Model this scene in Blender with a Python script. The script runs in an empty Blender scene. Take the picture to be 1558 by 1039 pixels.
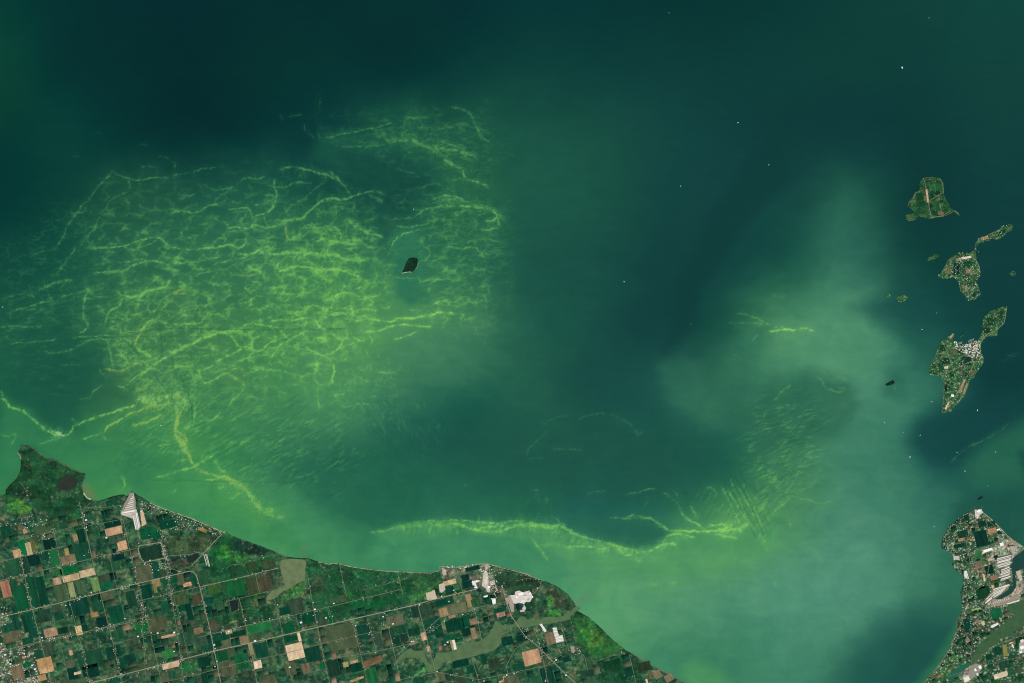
import bpy, math, random
import numpy as np
from mathutils import Vector
from mathutils.geometry import delaunay_2d_cdt
random.seed(7)
rng = np.random.default_rng(7)
# The place is a lake coast seen from very high up. One map unit ("u") is 30 m; x runs east, y runs south, origin at the frame's corner.
U = 30.0
def WX(x): return (x - 779.0) * U
def WY(y): return (519.5 - y) * U
scene = bpy.context.scene
# ---------------------------------------------------------------- camera: straight down
ALT = 180000.0
cam = bpy.data.cameras.new('camera'); cam_o = bpy.data.objects.new('camera', cam); scene.collection.objects.link(cam_o)
cam.sensor_width = 36.0; cam.lens = 36.0 * ALT / (1558 * U); cam.clip_start = 1000.0; cam.clip_end = 600000.0
cam_o.location = (0, 0, ALT); cam_o.rotation_euler = (0, 0, 0); scene.camera = cam_o
# ---------------------------------------------------------------- daylight
SUN_EL, SUN_AZ = math.radians(52), math.radians(142)            # late morning: sun in the south-east
world = bpy.data.worlds.new('World'); scene.world = world; world.use_nodes = True
wn = world.node_tree; bg = wn.nodes['Background']; sky = wn.nodes.new('ShaderNodeTexSky'); sky.sky_type = 'NISHITA'; sky.sun_disc = False
sky.sun_elevation = SUN_EL; sky.sun_rotation = SUN_AZ; sky.altitude = 200
wn.links.new(sky.outputs[0], bg.inputs[0]); bg.inputs[1].default_value = 0.06
sl = bpy.data.lights.new('sun', 'SUN'); sl.energy = 4.0; sl.angle = math.radians(.5); sl.color = (1.0, .96, .90)
so = bpy.data.objects.new('sun', sl); scene.collection.objects.link(so); so.rotation_euler = (math.pi / 2 - SUN_EL, 0, math.pi - SUN_AZ)
scene.view_settings.view_transform = 'Standard'; scene.view_settings.look = 'None'; scene.view_settings.exposure = 0; scene.view_settings.gamma = 1
scene.view_settings.use_curve_mapping = False
try: scene.cycles.max_bounces = 4; scene.cycles.diffuse_bounces = 2; scene.cycles.pixel_filter_type = 'BLACKMAN_HARRIS'; scene.cycles.filter_width = 1.15
except Exception: pass
KR, KG, KB = 1.19, 1.147, 1.17                                       # light falling on flat ground per channel (measured), to turn seen colour into albedo
# ---------------------------------------------------------------- water colour (map units: 1 unit = 30 m, x east, y south)
def _hash(ix, iy, seed):
    h = (ix.astype(np.int64) * 374761393 + iy.astype(np.int64) * 668265263 + seed * 1442695041) & 0xFFFFFFFF
    h = ((h ^ (h >> 13)) * 1274126177) & 0xFFFFFFFF
    h = (h ^ (h >> 16)) & 0xFFFFFFFF
    return h
def pn(x, y, seed=0):                                            # gradient noise, about -1..1
    x0 = np.floor(x); y0 = np.floor(y); fx = x - x0; fy = y - y0
    u = fx * fx * fx * (fx * (fx * 6 - 15) + 10); v = fy * fy * fy * (fy * (fy * 6 - 15) + 10)
    def g(dx, dy):
        a = _hash(x0 + dx, y0 + dy, seed) * (6.283185307 / 4294967296.0)
        return np.cos(a) * (fx - dx) + np.sin(a) * (fy - dy)
    a = g(0, 0); b = g(1, 0); c = g(0, 1); d = g(1, 1)
    a += u * (b - a); c += u * (d - c)
    return (a + v * (c - a)) * 1.5
def fbm(x, y, seed=0, o=3, gain=.5):
    s = 0; a = 1; t = 0
    for k in range(o):
        s = s + a * pn(x * 2 ** k + 17.3 * k, y * 2 ** k - 9.1 * k, seed + 31 * k); t += a; a *= gain
    return s / t
def worley(x, y, seed=0):                                        # returns F2 - F1 and a cell random
    x0 = np.floor(x); y0 = np.floor(y)
    f1 = np.full(x.shape, 9.); f2 = f1.copy(); cid = np.zeros(x.shape)
    for dx in (-1, 0, 1):
        for dy in (-1, 0, 1):
            cx = x0 + dx; cy = y0 + dy
            px = cx + .5 + .8 * (_hash(cx, cy, seed) / 4294967296.0 - .5); py = cy + .5 + .8 * (_hash(cx, cy, seed + 7) / 4294967296.0 - .5)
            d = np.hypot(px - x, py - y)
            m = d < f1
            f2 = np.where(m, f1, np.minimum(f2, d)); cid = np.where(m, _hash(cx, cy, seed + 13) / 4294967296.0, cid); f1 = np.where(m, d, f1)
    return f2 - f1, cid
def sstep(a, b, x):
    t = np.clip((x - a) / (b - a), 0, 1); return t * t * (3 - 2 * t)
def seg_dist(X, Y, P):                                           # distance to a polyline and the position along it
    best = np.full(X.shape, 1e9); S = np.zeros(X.shape); acc = 0
    for (x0, y0), (x1, y1) in zip(P[:-1], P[1:]):
        dx, dy = x1 - x0, y1 - y0; L2 = dx * dx + dy * dy + 1e-9
        t = np.clip(((X - x0) * dx + (Y - y0) * dy) / L2, 0, 1)
        d = np.hypot(X - x0 - t * dx, Y - y0 - t * dy); m = d < best
        best = np.where(m, d, best); L = L2 ** .5; S = np.where(m, acc + t * L, S); acc += L
    return best, S, acc
def poly_sd(X, Y, P):                                            # signed distance to a polygon, inside positive
    P = list(P); d, _, _ = seg_dist(X, Y, P + [P[0]])
    inside = np.zeros(X.shape, bool)
    for (x0, y0), (x1, y1) in zip(P, P[1:] + [P[0]]):
        if y0 == y1: continue
        c = (y0 > Y) != (y1 > Y)
        inside ^= c & (X < (x1 - x0) * (Y - y0) / (y1 - y0) + x0)
    return np.where(inside, d, -d)
def smooth_line(P, n=2):                                         # Chaikin
    for _ in range(n):
        Q = [P[0]]
        for a, b in zip(P[:-1], P[1:]):
            Q += [(a[0] * .75 + b[0] * .25, a[1] * .75 + b[1] * .25), (a[0] * .25 + b[0] * .75, a[1] * .25 + b[1] * .75)]
        P = Q + [P[-1]]
    return P

# open-water colour every 100 units (rows y = 0, 100 ... 1100; columns x = 0 ... 1600), hex sRGB as it looks under the sun
BASE = """
083c34 043232 022e30 022d30 043030 032f30 063232 053032 083636 083636 083634 083634 0a3a36 0d3e39 10413a 11443e 11443e
0c4437 053432 023030 022d2e 043230 063432 053232 0a3a37 0e403a 0d3e3a 0e3e3a 0d3c38 0e3e3a 0e3e38 0e3e3a 11423c 11423c
083a34 0a3e37 063432 053030 083634 0e3e3a 1a5242 1c5442 1a5244 184e42 144640 10403e 0e3c3a 0e3c3c 0c3a38 10403c 10403c
063834 0e4238 1e5240 1e5644 1e5846 164c40 12463e 225c44 1e5846 1a5244 144640 124240 144640 1c5446 0c3a38 0e3e3c 0e3e3c
10463c 165040 266048 2c6a4b 327050 3e8250 2c6c50 2c6c4e 1c5446 184e44 12423e 124440 1a5446 2a6454 10423c 0e3e3c 0e3e3c
1c5642 1e5844 366e48 3e764c 42824e 4a8852 5a9c5c 427e58 225c4a 184e44 12423e 1a5244 4e8e64 549470 1e584c 0e3e3c 0e3e3c
1e5e46 1c5442 3a744c 408050 488a54 4c905c 387658 1e5c4a 225c4a 184c44 1e564c 326c54 32725a 4a886c 32705c 0e403e 0e403e
2c7650 347e50 408850 3e8850 367a52 2c6a50 1e5c4a 1c564a 1c5246 1a5046 184e46 1e5c4a 3c7a58 3e7e64 246054 1a544a 1a544a
44904e 44904e 468e54 46945c 48945c 3a8058 2a6e50 32765a 2a6e54 26685a 2c6e56 4a8c5a 4c8c60 4c8a70 3a7862 1e584a 1e584a
44904e 44904e 468e54 46945c 48945c 46905c 428c60 428a60 428862 54986a 54946c 4e8e6c 509072 508e74 38765e 28664e 28664e
44904e 44904e 468e54 46945c 48945c 46905c 428c60 428a60 428862 4e9060 428662 3c8060 428468 3c7a62 1e564c 28664e 28664e
44904e 44904e 468e54 46945c 48945c 46905c 428c60 428a60 428862 4e9060 3c8060 3c8060 3c7c62 306c5a 1e564c 28664e 28664e
"""
# soft patches: colour, edge softness, strength, outline
REG = [
 ((46,104,78), 40, .25, [(150,360),(330,350),(430,320),(560,320),(760,340),(760,470),(640,560),(500,640),(300,640),(150,560),(120,420)]),
 ((78,142,92), 50, .42, [(480,470),(640,470),(720,480),(700,520),(620,540),(560,590),(470,590),(440,520)]),
 ((62,122,92), 36, .6, [(610,500),(720,490),(745,540),(720,590),(640,590),(590,560)]),
 ((44,112,84), 9, .85, [(600,350),(625,345),(646,362),(650,390),(645,420),(655,455),(625,465),(603,450),(604,420),(596,395),(592,370)]),
 ((30,92,72), 14, .6, [(485,195),(600,215),(690,265),(705,300),(640,325),(575,290),(520,262),(470,240)]),
 ((18,66,60), 16, .55, [(510,225),(600,232),(660,262),(670,290),(600,318),(572,288),(530,258)]),
 ((28,88,68), 22, .75, [(20,540),(110,515),(160,530),(155,570),(120,605),(112,655),(95,665),(60,640),(20,590)]),
 ((54,126,80), 12, .6, [(0,600),(40,625),(85,668),(120,655),(200,625),(260,640),(290,700),(360,740),(440,800),(480,850),(300,800),(200,745),(120,745),(40,670),(0,740)]),
 ((76,152,82), 22, .45, [(330,725),(365,735),(392,768),(420,775),(400,800),(350,790),(300,760),(230,745),(300,735)]),
 ((40,108,80), 20, .5, [(196,680),(222,690),(225,740),(205,745),(190,720)]),
 ((74,146,94), 5, .75, [(568,812),(600,797),(660,792),(770,795),(850,800),(880,815),(940,832),(985,836),(1010,812),(1100,806),(1180,800),(1190,830),(1090,870),(960,880),(860,850),(800,822),(700,812),(600,830)]),
 ((86,152,98), 34, .6, [(800,820),(960,838),(1120,812),(1180,830),(1140,880),(1000,900),(900,900),(830,860)]),
 ((66,140,96), 16, .7, [(570,818),(700,812),(820,822),(870,900),(820,880),(740,855),(620,865),(560,850)]),
 ((38,100,80), 10, .85, [(860,782),(930,788),(985,790),(1020,808),(995,830),(970,834),(930,828),(885,812)]),
 ((34,100,76), 22, .7, [(470,700),(620,690),(760,720),(850,760),(850,790),(640,788),(560,806),(480,770),(440,725)]),
 ((30,88,72), 30, .6, [(800,620),(980,610),(1080,680),(1060,760),(960,770),(840,770),(700,740),(640,700),(720,650)]),
 ((22,76,70), 24, .6, [(905,570),(955,565),(990,600),(1000,650),(940,630),(890,640)]),
 ((80,142,104), 34, .6, [(1190,505),(1290,480),(1330,540),(1320,580),(1240,565),(1160,575),(1120,570),(1130,525)]),
 ((62,124,98), 55, .42, [(1230,380),(1265,310),(1290,290),(1300,340),(1300,400),(1310,470),(1340,540),(1290,540),(1220,490),(1240,420)]),
 ((66,126,102), 60, .3, [(1300,560),(1350,580),(1380,680),(1400,780),(1380,860),(1300,860),(1230,800),(1290,700)]),
 ((42,104,82), 22, .6, [(1120,520),(1170,500),(1150,560),(1130,620),(1090,640),(1060,600),(1100,570)]),
 ((50,112,86), 14, .5, [(1000,555),(1035,545),(1070,560),(1080,590),(1100,640),(1070,650),(1030,620),(1010,590)]),
 ((44,102,78), 20, .72, [(1175,575),(1230,568),(1290,580),(1310,620),(1290,660),(1230,680),(1150,680),(1130,640),(1155,600)]),
 ((62,126,100), 22, .5, [(1290,650),(1370,600),(1380,680),(1400,740),(1360,800),(1300,760)]),
 ((16,66,66), 20, .8, [(1395,640),(1430,620),(1500,600),(1558,600),(1558,650),(1520,665),(1480,700),(1445,715),(1410,705),(1385,680),(1388,660)]),
 ((20,72,68), 22, .6, [(1340,450),(1385,430),(1420,450),(1440,480),(1400,500),(1350,500),(1300,470)]),
 ((38,96,80), 13, .55, [(1355,560),(1338,588),(1345,600),(1375,610),(1385,580),(1370,560)]),
 ((28,84,70), 12, .7, [(1440,800),(1450,770),(1480,752),(1510,745),(1530,770),(1558,800),(1558,830),(1520,800),(1480,780),(1440,830)]),
 ((44,108,80), 18, .6, [(1470,700),(1520,660),(1558,640),(1620,640),(1620,740),(1530,740),(1480,740)]),
 ((20,74,66), 10, .8, [(1550,690),(1600,680),(1620,770),(1562,745)]),
 ((80,142,116), 60, .45, [(1210,850),(1310,800),(1360,830),(1390,880),(1320,930),(1230,930)]),
 ((24,80,72), 40, .7, [(1330,960),(1400,930),(1470,940),(1450,1000),(1400,1039),(1330,1100),(1250,1100),(1280,1010)]),
 ((56,130,80), 9, .55, [(1460,940),(1470,960),(1440,1010),(1400,1060),(1380,1060),(1420,1010)]),
 ((84,152,88), 13, .55, [(1035,1030),(1045,1012),(1070,1009),(1095,1022),(1110,1045),(1090,1080),(1050,1060)]),
 ((14,58,56), 14, .6, [(1150,230),(1190,210),(1200,270),(1150,330),(1090,400),(1040,520),(1010,540),(1030,430),(1080,330)]),
 ((112,118,80), 4, .6, [(126,735),(130,752),(140,760),(150,760),(142,748),(133,735)]),
 ((112,136,108), 2, .55, [(873,917),(884,909),(905,903),(906,907),(888,915),(878,922)]),
 ((84,128,92), 4, .5, [(457,850),(459,830),(468,828),(470,849)]),
 ((60,112,70), 3, .4, [(8,750),(30,720),(34,700),(26,705),(14,735),(0,752)]),
 ((14,62,48), 40, .5, [(-60,80),(20,90),(40,150),(0,210),(-60,200)]),
]
FIL = []          # filaments: (points, strength, half width, tint)   tint 0 green, 1 ochre, 2 pale, -1 dark streak
def T(x0, y0, s, txt, tint0=0):
    for ln in txt.strip().splitlines():
        a = ln.split('|'); pts = [tuple(float(c) for c in p.split(',')) for p in a[0].split()]
        st, w = float(a[1]), float(a[2]); t = int(a[3]) if len(a) > 3 else tint0
        FIL.append(([(x0 + px / s, y0 + py / s) for px, py in pts], st, w, t))
T(0, 200, 4, """
680,240 640,300 590,340 555,400 500,450 450,520 400,590 380,660 330,720|.42|2.2
680,240 720,262 780,290 850,295 950,280 1039,285|.55|1.3
780,290 790,355|.45|1.2
410,490 460,495 520,495|.4|1.2
790,355 720,390 670,420 620,490 580,580 520,650 470,710|.35|1.3
580,520 590,580 530,640 540,700|.4|1.3
540,705 650,710 760,695 850,665 900,650 960,640 1000,670 1039,700|.75|1.7
740,700 800,720 850,710 900,690 960,660|.6|1.5
800,690 800,760 840,740|.4|1.3
360,850 420,760 470,700|.42|1.6
560,860 680,850 760,848 800,815 880,790 950,780 1039,820|.62|1.6
960,780 1000,730 1039,700|.5|1.5
230,970 300,930 380,905 440,905|.5|1.5
350,1010 450,990 560,970 650,945|.4|1.4
700,965 740,1005 800,1010 870,980 960,950 1010,945 1039,900|.85|1.9
770,850 765,900|.5|1.1
520,940 540,960 560,1000|.5|1.5
720,730 640,760 620,830|.35|1.2
940,150 1039,160|.3|1.4
850,215 960,215|.35|1.3
0,1020 100,990 180,985 220,1020|.35|1.8
180,780 220,740 290,725 350,700|.25|1.6
490,770 560,810 640,880 700,970 750,1010|.7|1.1|-1
580,515 700,540 800,560 900,575|.6|.9|-1
280,480 350,485 450,495|.4|.8|-1
700,250 750,300 790,350|.5|.8|-1
""")
T(260, 200, 4, """
0,270 80,260 160,235 250,220 330,215|.35|1.8
0,180 25,190 20,230|.4|1.2
410,310 460,280 530,290 580,270|.5|1.4
190,325 270,360 340,350 390,340 410,310|.42|1.4
50,430 90,395 160,375|.38|1.3
0,510 40,480 120,495 180,490 220,450 320,435 335,415|.6|1.4
240,520 300,540 340,560 350,590|.55|1.4
340,590 420,580 480,590 510,560 550,585 610,585 690,550 740,535 800,530 830,495 880,450 930,415 980,405 1039,415|.88|1.7
340,475 430,465 480,465 490,520 510,560|.6|1.4
660,240 710,215 770,220 850,235 910,255 960,265 1039,310|.7|1.9
630,290 630,330 650,400 610,480 560,500 500,520|.72|1.9
600,330 690,345 740,310 860,310|.5|1.6
560,385 640,390 590,430 540,445 500,450|.5|1.6
700,560 700,610 720,660|.6|1.6|1
740,590 740,650|.4|1.2
790,650 830,610 880,600 920,630|.5|1.6
760,440 830,390 900,330 960,290|.35|1.4
650,520 700,490 740,440 760,440|.35|1.5
560,500 580,560 600,590|.45|1.4
0,705 90,718 200,712 300,705 370,685 410,710 440,700 465,665|.82|1.6
410,740 480,750 540,715 560,740 660,745 740,735 800,740 870,735 920,750 990,750 1039,760|.85|2.0
570,660 575,720|.5|1.3|1
0,805 80,800 140,790 240,775 310,760|.55|1.4
380,775 440,770 520,735|.55|1.5
260,810 320,795 380,775|.5|1.6
640,855 700,840 760,820 840,830 900,840 1000,835 1039,845|.82|1.9
760,800 790,755 840,740 870,735|.6|1.4
840,830 860,860 940,845|.5|1.3
860,680 920,650 950,660 1000,670 960,700 950,750|.75|1.7
1000,670 1039,680|.7|1.6
920,630 960,600 1039,595|.65|1.6
1000,440 1010,520 980,560 960,600|.35|1.4
440,850 480,825 570,805|.5|1.3
400,880 450,880 540,870|.5|1.5|1
200,905 250,910 270,960|.4|1.5
0,985 50,970 100,950|.75|2.0|1
40,940 100,935|.6|1.5
470,1030 520,1000|.5|1.5
680,1000 780,985 850,980|.4|1.5
990,1010 1039,985|.7|1.6
960,760 990,800 1000,835|.6|1.6
840,900 900,920|.4|1.3
970,870 980,930|.45|1.3
0,600 160,620 300,645 480,645 640,660 800,675 880,670|.8|1.0|-1
320,700 340,640 360,610|.4|1.2
""")
T(500, 140, 3.463, """
0,240 60,220 130,210 200,195 280,180 330,160|.55|1.6
0,260 80,290 180,285 300,280|.3|1.8
280,200 300,240 320,262 400,255 450,260 520,290 600,300 700,310 780,345|.5|3.2
420,240 500,285 600,330 650,380|.35|3.4
400,160 420,125 460,140 550,120|.3|2.0
470,185 540,190 640,195|.3|1.8
640,80 720,90 760,130 780,190 810,240 860,270|.4|2.8
580,250 640,280 720,300|.42|2.4
600,350 650,380 700,400 720,460 780,475 830,490 840,510|.65|2.0
640,465 700,455|.45|1.6
350,400 430,425 490,450|.3|1.6
400,520 480,510 540,480 600,490|.3|1.8
0,415 50,460 90,500 110,540|.65|2.0
0,560 80,570 140,545 200,525 250,520 300,540|.7|2.0
200,540 260,560 290,590|.4|3
540,570 600,545 650,545 720,570|.6|2.4
560,580 640,560 740,580|.4|2.5
680,600 740,600 800,610 860,625 890,645 870,680 820,680|.9|1.8
800,730 870,720 900,690 890,650|.6|2.0
740,590 800,600 880,620 930,680|.35|3.5
440,665 500,620 600,600 680,600|.45|1.8
300,680 380,665 440,660|.4|1.3
345,705 400,710 480,705 540,690|.5|1.5
330,820 350,780 400,745 460,730 500,725|.65|1.3
480,770 500,810 530,830 530,870 480,900|.55|1.5
330,820 310,860|.4|1.3
610,815 700,825 770,815 820,860 825,890|.5|1.6
800,765 860,780 940,800|.35|1.6
100,660 130,700 200,740 260,750 290,775|.9|2.4
0,780 90,800 180,800|.75|1.8
90,700 95,760 100,800|.6|1.6
20,700 60,740 70,790|.6|1.5
0,850 60,870 110,890 200,885|.65|1.6
0,930 80,940 130,960 180,980|.65|1.8
310,910 370,915|.5|1.4
480,890 570,885 640,875|.45|1.2
340,980 480,980|.35|1.4
470,985 490,1000 530,990 620,985 700,990|.45|1.5
500,620 570,655 680,660 760,680|.35|1.2|-1
560,880 700,890 860,905|.35|1|-1
0,620 50,600 110,610 140,640|.4|1.4
20,650 60,620 90,610|.35|1.3
""")
T(500, 380, 4, """
620,340 660,320 720,310 740,290|.65|1.7
700,290 740,340|.45|1.3
400,415 500,420 560,405 640,395 660,380 700,380 780,385|.75|1.9
190,400 300,430 380,440 440,415|.7|1.7
160,370 220,360 300,370|.5|1.8
180,500 260,500 330,490 400,455 480,455 540,465 640,465|.65|1.5
390,550 440,535 500,515 540,495|.55|1.4
0,395 60,385 150,390|.7|1.8
150,440 220,430|.5|2
0,510 60,540 100,560 60,600|.65|1.8
150,530 190,560 240,540|.55|2
250,520 270,560 250,580|.45|1.4
100,600 120,640 90,680|.45|1.4
230,600 240,660|.35|1.2
30,700 35,760 10,830|.55|1.4
600,270 620,230 620,190 700,180 760,185 820,190|.45|1.7
540,160 560,190 545,220|.4|1.5
150,240 230,220|.6|2
240,290 300,285 320,255|.55|1.6
0,300 60,265 130,260|.6|1.6
150,270 200,290|.45|2.4
320,355 380,345|.5|2.2
480,360 560,375|.42|2
780,385 830,400 800,430|.55|1.8
290,745 380,750|.35|1.8
300,660 320,630|.4|1.2
0,890 30,880 110,875|.5|1.4
80,965 150,950 190,935 270,945|.35|1.4
0,405 100,407 170,410|.5|.9|-1
180,455 300,462 400,445 560,440|.35|1|-1
""")
T(0, 420, 4, """
75,215 110,205 180,185 260,160 320,150|.55|1.8
230,95 290,65 350,35 410,35|.5|1.4
290,105 320,150|.45|1.2
0,315 50,300 140,310 250,310|.6|1.5
50,410 130,408 260,395 350,380|.55|1.4
0,345 30,355 60,400|.35|1.3
160,260 240,245|.42|1.4
260,450 300,465 370,465 440,445 470,430 560,390|.42|1.5
350,545 440,540 500,535|.25|1.3
705,90 750,125 850,125 880,95 960,80 1020,60|.85|2.0
1020,60 1039,20|.7|2|1
750,135 720,185 670,210 645,250 640,300|.75|2.0
760,190 770,240|.4|1.2
500,135 560,140 600,120 650,130|.5|1.6
510,60 540,90 520,130 510,190 505,260 540,300 520,330 470,345|.6|2.0
660,275 720,285 735,340 760,380|.6|1.6
700,250 780,265 820,255|.5|1.4
480,400 560,385 640,380 660,410 670,460 680,500 690,570|.55|1.4
440,375 520,365 640,365 730,365|.55|1.2
635,560 700,580 760,575 800,535 850,525 870,560|.7|1.9|1
600,560 620,600 640,580|.4|2
820,430 870,465 920,490 970,510|.9|2.6
820,430 830,380 870,320 900,280 950,250|.7|1.8|1
740,350 800,335 870,320|.5|1.4
700,480 760,475 820,440|.45|1.5
770,660 830,610 900,570 960,520 1039,480|.8|2.2
980,285 1039,290|.6|1.5
930,230 980,150 1039,110|.45|1.6
550,740 570,700 630,660|.42|1.3
480,750 560,740|.35|1.2
700,670 760,680 780,700|.5|2
0,745 30,750 60,800 130,815 180,850 220,895 290,940 340,970 380,975|.95|1.8
0,690 20,740|.5|1.5
310,930 340,955 380,970 420,965|1.0|1.9|2
335,945 375,965|.9|2.4|2
350,950 370,955|.5|1.4|1
420,970 450,910 510,885 600,855 680,830 750,810 830,785|.95|1.7
430,860 470,900|.4|1.4
830,785 900,740 980,760 1039,740|.55|7|3
860,730 920,790 1000,780 1039,760|.5|6|3
870,760 930,800 1010,770|.4|2|1
900,620 890,680 820,700|.5|3|1
500,995 560,975 630,955|.6|1.5
630,955 650,920 700,890 760,860 800,830 880,815 940,770|.95|1.6|1
800,915 860,890 930,870 1000,840|.5|1.5|1
220,1030 310,1000 380,985|.45|1.4
300,985 360,980|.5|1.4
0,955 40,985 70,960 100,960 90,1000 60,1039|.35|1.8
960,1039 1039,1010|.35|1.6
0,430 130,410 260,400 400,395 500,380 620,372 730,372 820,355 920,325 1039,320|.75|1.0|-1
490,200 600,280 720,360 800,430 880,510 910,550|.6|.8|-1
950,180 960,260 975,330 985,420 990,530 1005,570|.7|.8|-1
940,610 990,660 1039,740|.6|.8|-1
980,640 950,760|.5|.8|-1
230,130 240,240 280,380|.5|1.0|-1
640,610 760,615 850,610|.4|1|-1
60,640 180,690 320,690 420,670|.4|1.1|-1
640,0 700,90 760,130 920,185|.6|.9|-1
30,330 80,370 140,400|.4|1.3|-1
0,240 60,200 140,100|.3|1.3|-1
280,270 240,200 290,120|.25|1|-1
430,700 460,860|.35|.8|-1
530,750 560,830|.35|.8|-1
""")
T(260, 420, 4, """
0,470 60,440 130,410 200,375 280,350 340,340 440,330|.85|2.4
340,350 380,380 420,435 460,430 490,400 550,360|.62|1.3
460,425 530,465 570,430 620,400 650,390|.7|1.4
590,520 640,450 660,420 720,395 770,360 830,335|.6|1.6
0,290 100,295 180,290 190,260 250,230 300,235 350,265|.6|1.5
20,270 100,230 135,190|.45|1.4
70,240 130,245|.4|2
0,100 60,110 110,90|.6|2.2|1
40,70 100,60|.5|2
220,40 300,60|.4|2
430,305 490,285 560,300 660,310|.55|1.6
380,320 480,305|.5|1.6
600,275 680,265 740,270 810,250 870,265 900,290 910,320 960,325|.8|1.7
910,270 960,240 1039,235|.7|1.4
980,210 985,140 1020,110|.5|1.3
810,190 870,180 900,190 950,210 1000,220|.5|1.6
640,155 720,150 800,105|.42|1.3
400,165 470,155 500,130 520,140|.5|2
500,215 560,200 590,180 640,170|.45|2.2
270,520 330,495 400,460 450,430|.7|2.0
340,525 420,520|.45|1.3
270,540 180,580 150,560|.6|1.8
80,530 130,520 150,500|.5|2.4
0,545 80,555 150,540|.45|2.4
160,540 175,600 190,650 250,645 290,610 340,590 400,560 420,555|.6|1.7
110,650 160,600|.5|1.8
345,590 400,625 440,650 445,680|.6|2.2|1
440,680 420,720 370,760 340,810|.42|1.3
430,720 480,730 540,750|.32|1.4
240,750 300,710 370,690|.3|1.2
190,820 230,770 300,750|.25|1.2
470,585 560,565 640,575 720,585|.4|1.6
370,520 460,500 540,480 650,480|.45|1.4
410,560 440,575 480,600|.3|1.4|1
590,520 620,545|.35|1.4
710,510 740,540 720,560 700,520|.4|1.6
550,340 600,380 650,390|.4|1.6
410,335 440,390 460,425|.4|1.3
810,430 850,450 900,480 950,490|.6|1.7
950,490 990,540 990,600 960,660|.6|1.3
960,660 920,665 890,650 870,620|.5|1.5
890,480 890,560 870,620|.35|1.3
890,670 900,760 905,820|.3|1.3
950,345 1000,360 1039,390|.8|2.8
870,375 960,370|.6|1.6
1039,420 1010,450 960,480|.6|1.6
650,700 690,710 700,730|.4|1.6|2
740,660 790,660|.3|1.3
990,720 1000,740 1039,720|.4|1.5
0,720 50,720 95,730 85,790 50,830|.6|6|3
20,740 60,730|.4|1.6|1
50,830 30,900 40,950 90,980 95,1039|.75|2.2|1
140,760 150,830 130,940|.35|1.3
130,880 100,910 60,950|.45|1.5
160,885 250,880 320,820|.4|1.2
350,880 400,870|.3|2
420,1030 450,1000|.35|1.6
620,1030 700,990 730,970|.3|1.6
0,318 200,322 400,325 560,330 700,320 900,325 1039,320|.75|1.0|-1
50,580 80,670 130,800 135,900|.65|1.0|-1
0,480 15,560|.5|.9|-1
690,205 800,200 880,205|.35|1|-1
""")
T(150, 560, 3.463, """
200,150 260,190 350,150 440,150 465,170|.5|6|3
380,180 430,190 460,150|.5|5|3
400,150 440,160 450,180|.4|1.8|1
460,200 430,240 405,300 410,345|.65|2.2|1
400,345 440,380 460,430 480,470 495,510|.75|2.6|1
430,360 460,350|.6|2.6
495,520 540,495 580,470 610,460|.6|1.4
540,505 580,475|.4|1.2|1
440,380 380,398 300,415|.42|1.4
300,370 380,385|.35|1.3
230,380 300,360|.3|1.4
420,490 480,485|.5|1.6
380,450 440,430|.3|1.4
290,580 360,565 420,540 500,525 540,500|.5|1.8
300,575 400,590|.35|1.8
495,515 530,540 600,565 670,580 740,610 800,665|.42|3|1
800,665 840,735 900,775 980,790|.28|4|1
650,570 700,600 760,640 820,690|.35|5|3
395,170 420,250 400,330 430,400 470,470|.5|3.2|3
560,590 600,590 640,575 670,565 700,590 750,600|.7|1.3|1
690,600 740,600|.8|1.3|1
750,620 800,660 830,710 850,750 930,750|.3|5.5|3
610,480 640,540 680,550|.4|3
620,640 700,610|.35|1.6
680,700 760,650|.32|2
170,310 240,290 300,260 340,250|.5|1.6|1
230,300 300,260|.45|1.2|1
500,130 510,180 500,280 495,310|.42|1.3
440,340 500,290|.4|1.3
570,210 610,150 700,120|.3|1.2
680,200 720,160 770,110|.42|1.2
530,280 600,270 640,250|.35|1.3
20,350 40,380|.35|1.2
540,490 550,440 620,400|.25|1.3
120,560 140,600 130,640|.4|2.6
380,655 420,640|.35|1.6
290,590 450,590 600,598 750,600 1039,600|.5|.9|-1
420,0 440,60 480,150 500,240|.6|1.0|-1
300,40 380,150 420,210|.55|.8|-1
330,80 300,170|.5|.8|-1
""")
T(800, 560, 4, """
100,350 150,310 220,290 290,290|.15|1.6
320,320 350,290 420,280 470,270 540,290 600,320 650,350 680,400 730,380|.17|2.2
670,400 690,410|.2|2.6
160,490 250,495 360,495|.2|1.4
170,500 180,485|.35|1.4
0,540 20,480 70,440 120,400 125,380|.25|1.4
360,775 440,745 500,750|.28|1.1
600,775 680,755 740,740 790,735|.42|1.4
830,760 880,780 930,830 950,890 990,930 1039,950|.42|1.3
880,740 920,760 930,800|.3|1.3
720,840 750,800|.3|1.2
1000,820 1020,880 1039,890|.35|1.4
500,910 560,910 620,920 690,905|.4|1.6
690,905 760,915 820,950 880,995 960,985 1039,990|.7|1.5
600,915 660,890 740,910|.45|2.6
840,1039 870,1010 960,1010 1039,1039|.6|1.3
0,950 60,960 130,965 210,960 260,985 330,1020 380,1039|.85|2.2
160,900 200,930 240,960|.45|1.2
100,830 140,780|.3|1.3
50,740 90,750|.25|1.4
0,560 40,545 120,545|.2|1.1
""")
T(400, 740, 3.475, """
560,240 640,235 720,215 780,190 860,185|.35|1.8
860,185 950,180 1050,180 1150,190 1250,195 1320,180 1390,180|.62|1.8
700,225 780,205 900,200 1010,195 1060,205|.3|4
860,195 940,205 1010,210|.3|4
1000,195 1040,200 1110,230 1180,215 1290,205|.6|2.6
1100,225 1180,240 1250,245 1300,215 1390,200|.5|3
0,130 60,130|.4|5|1
""")
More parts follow.
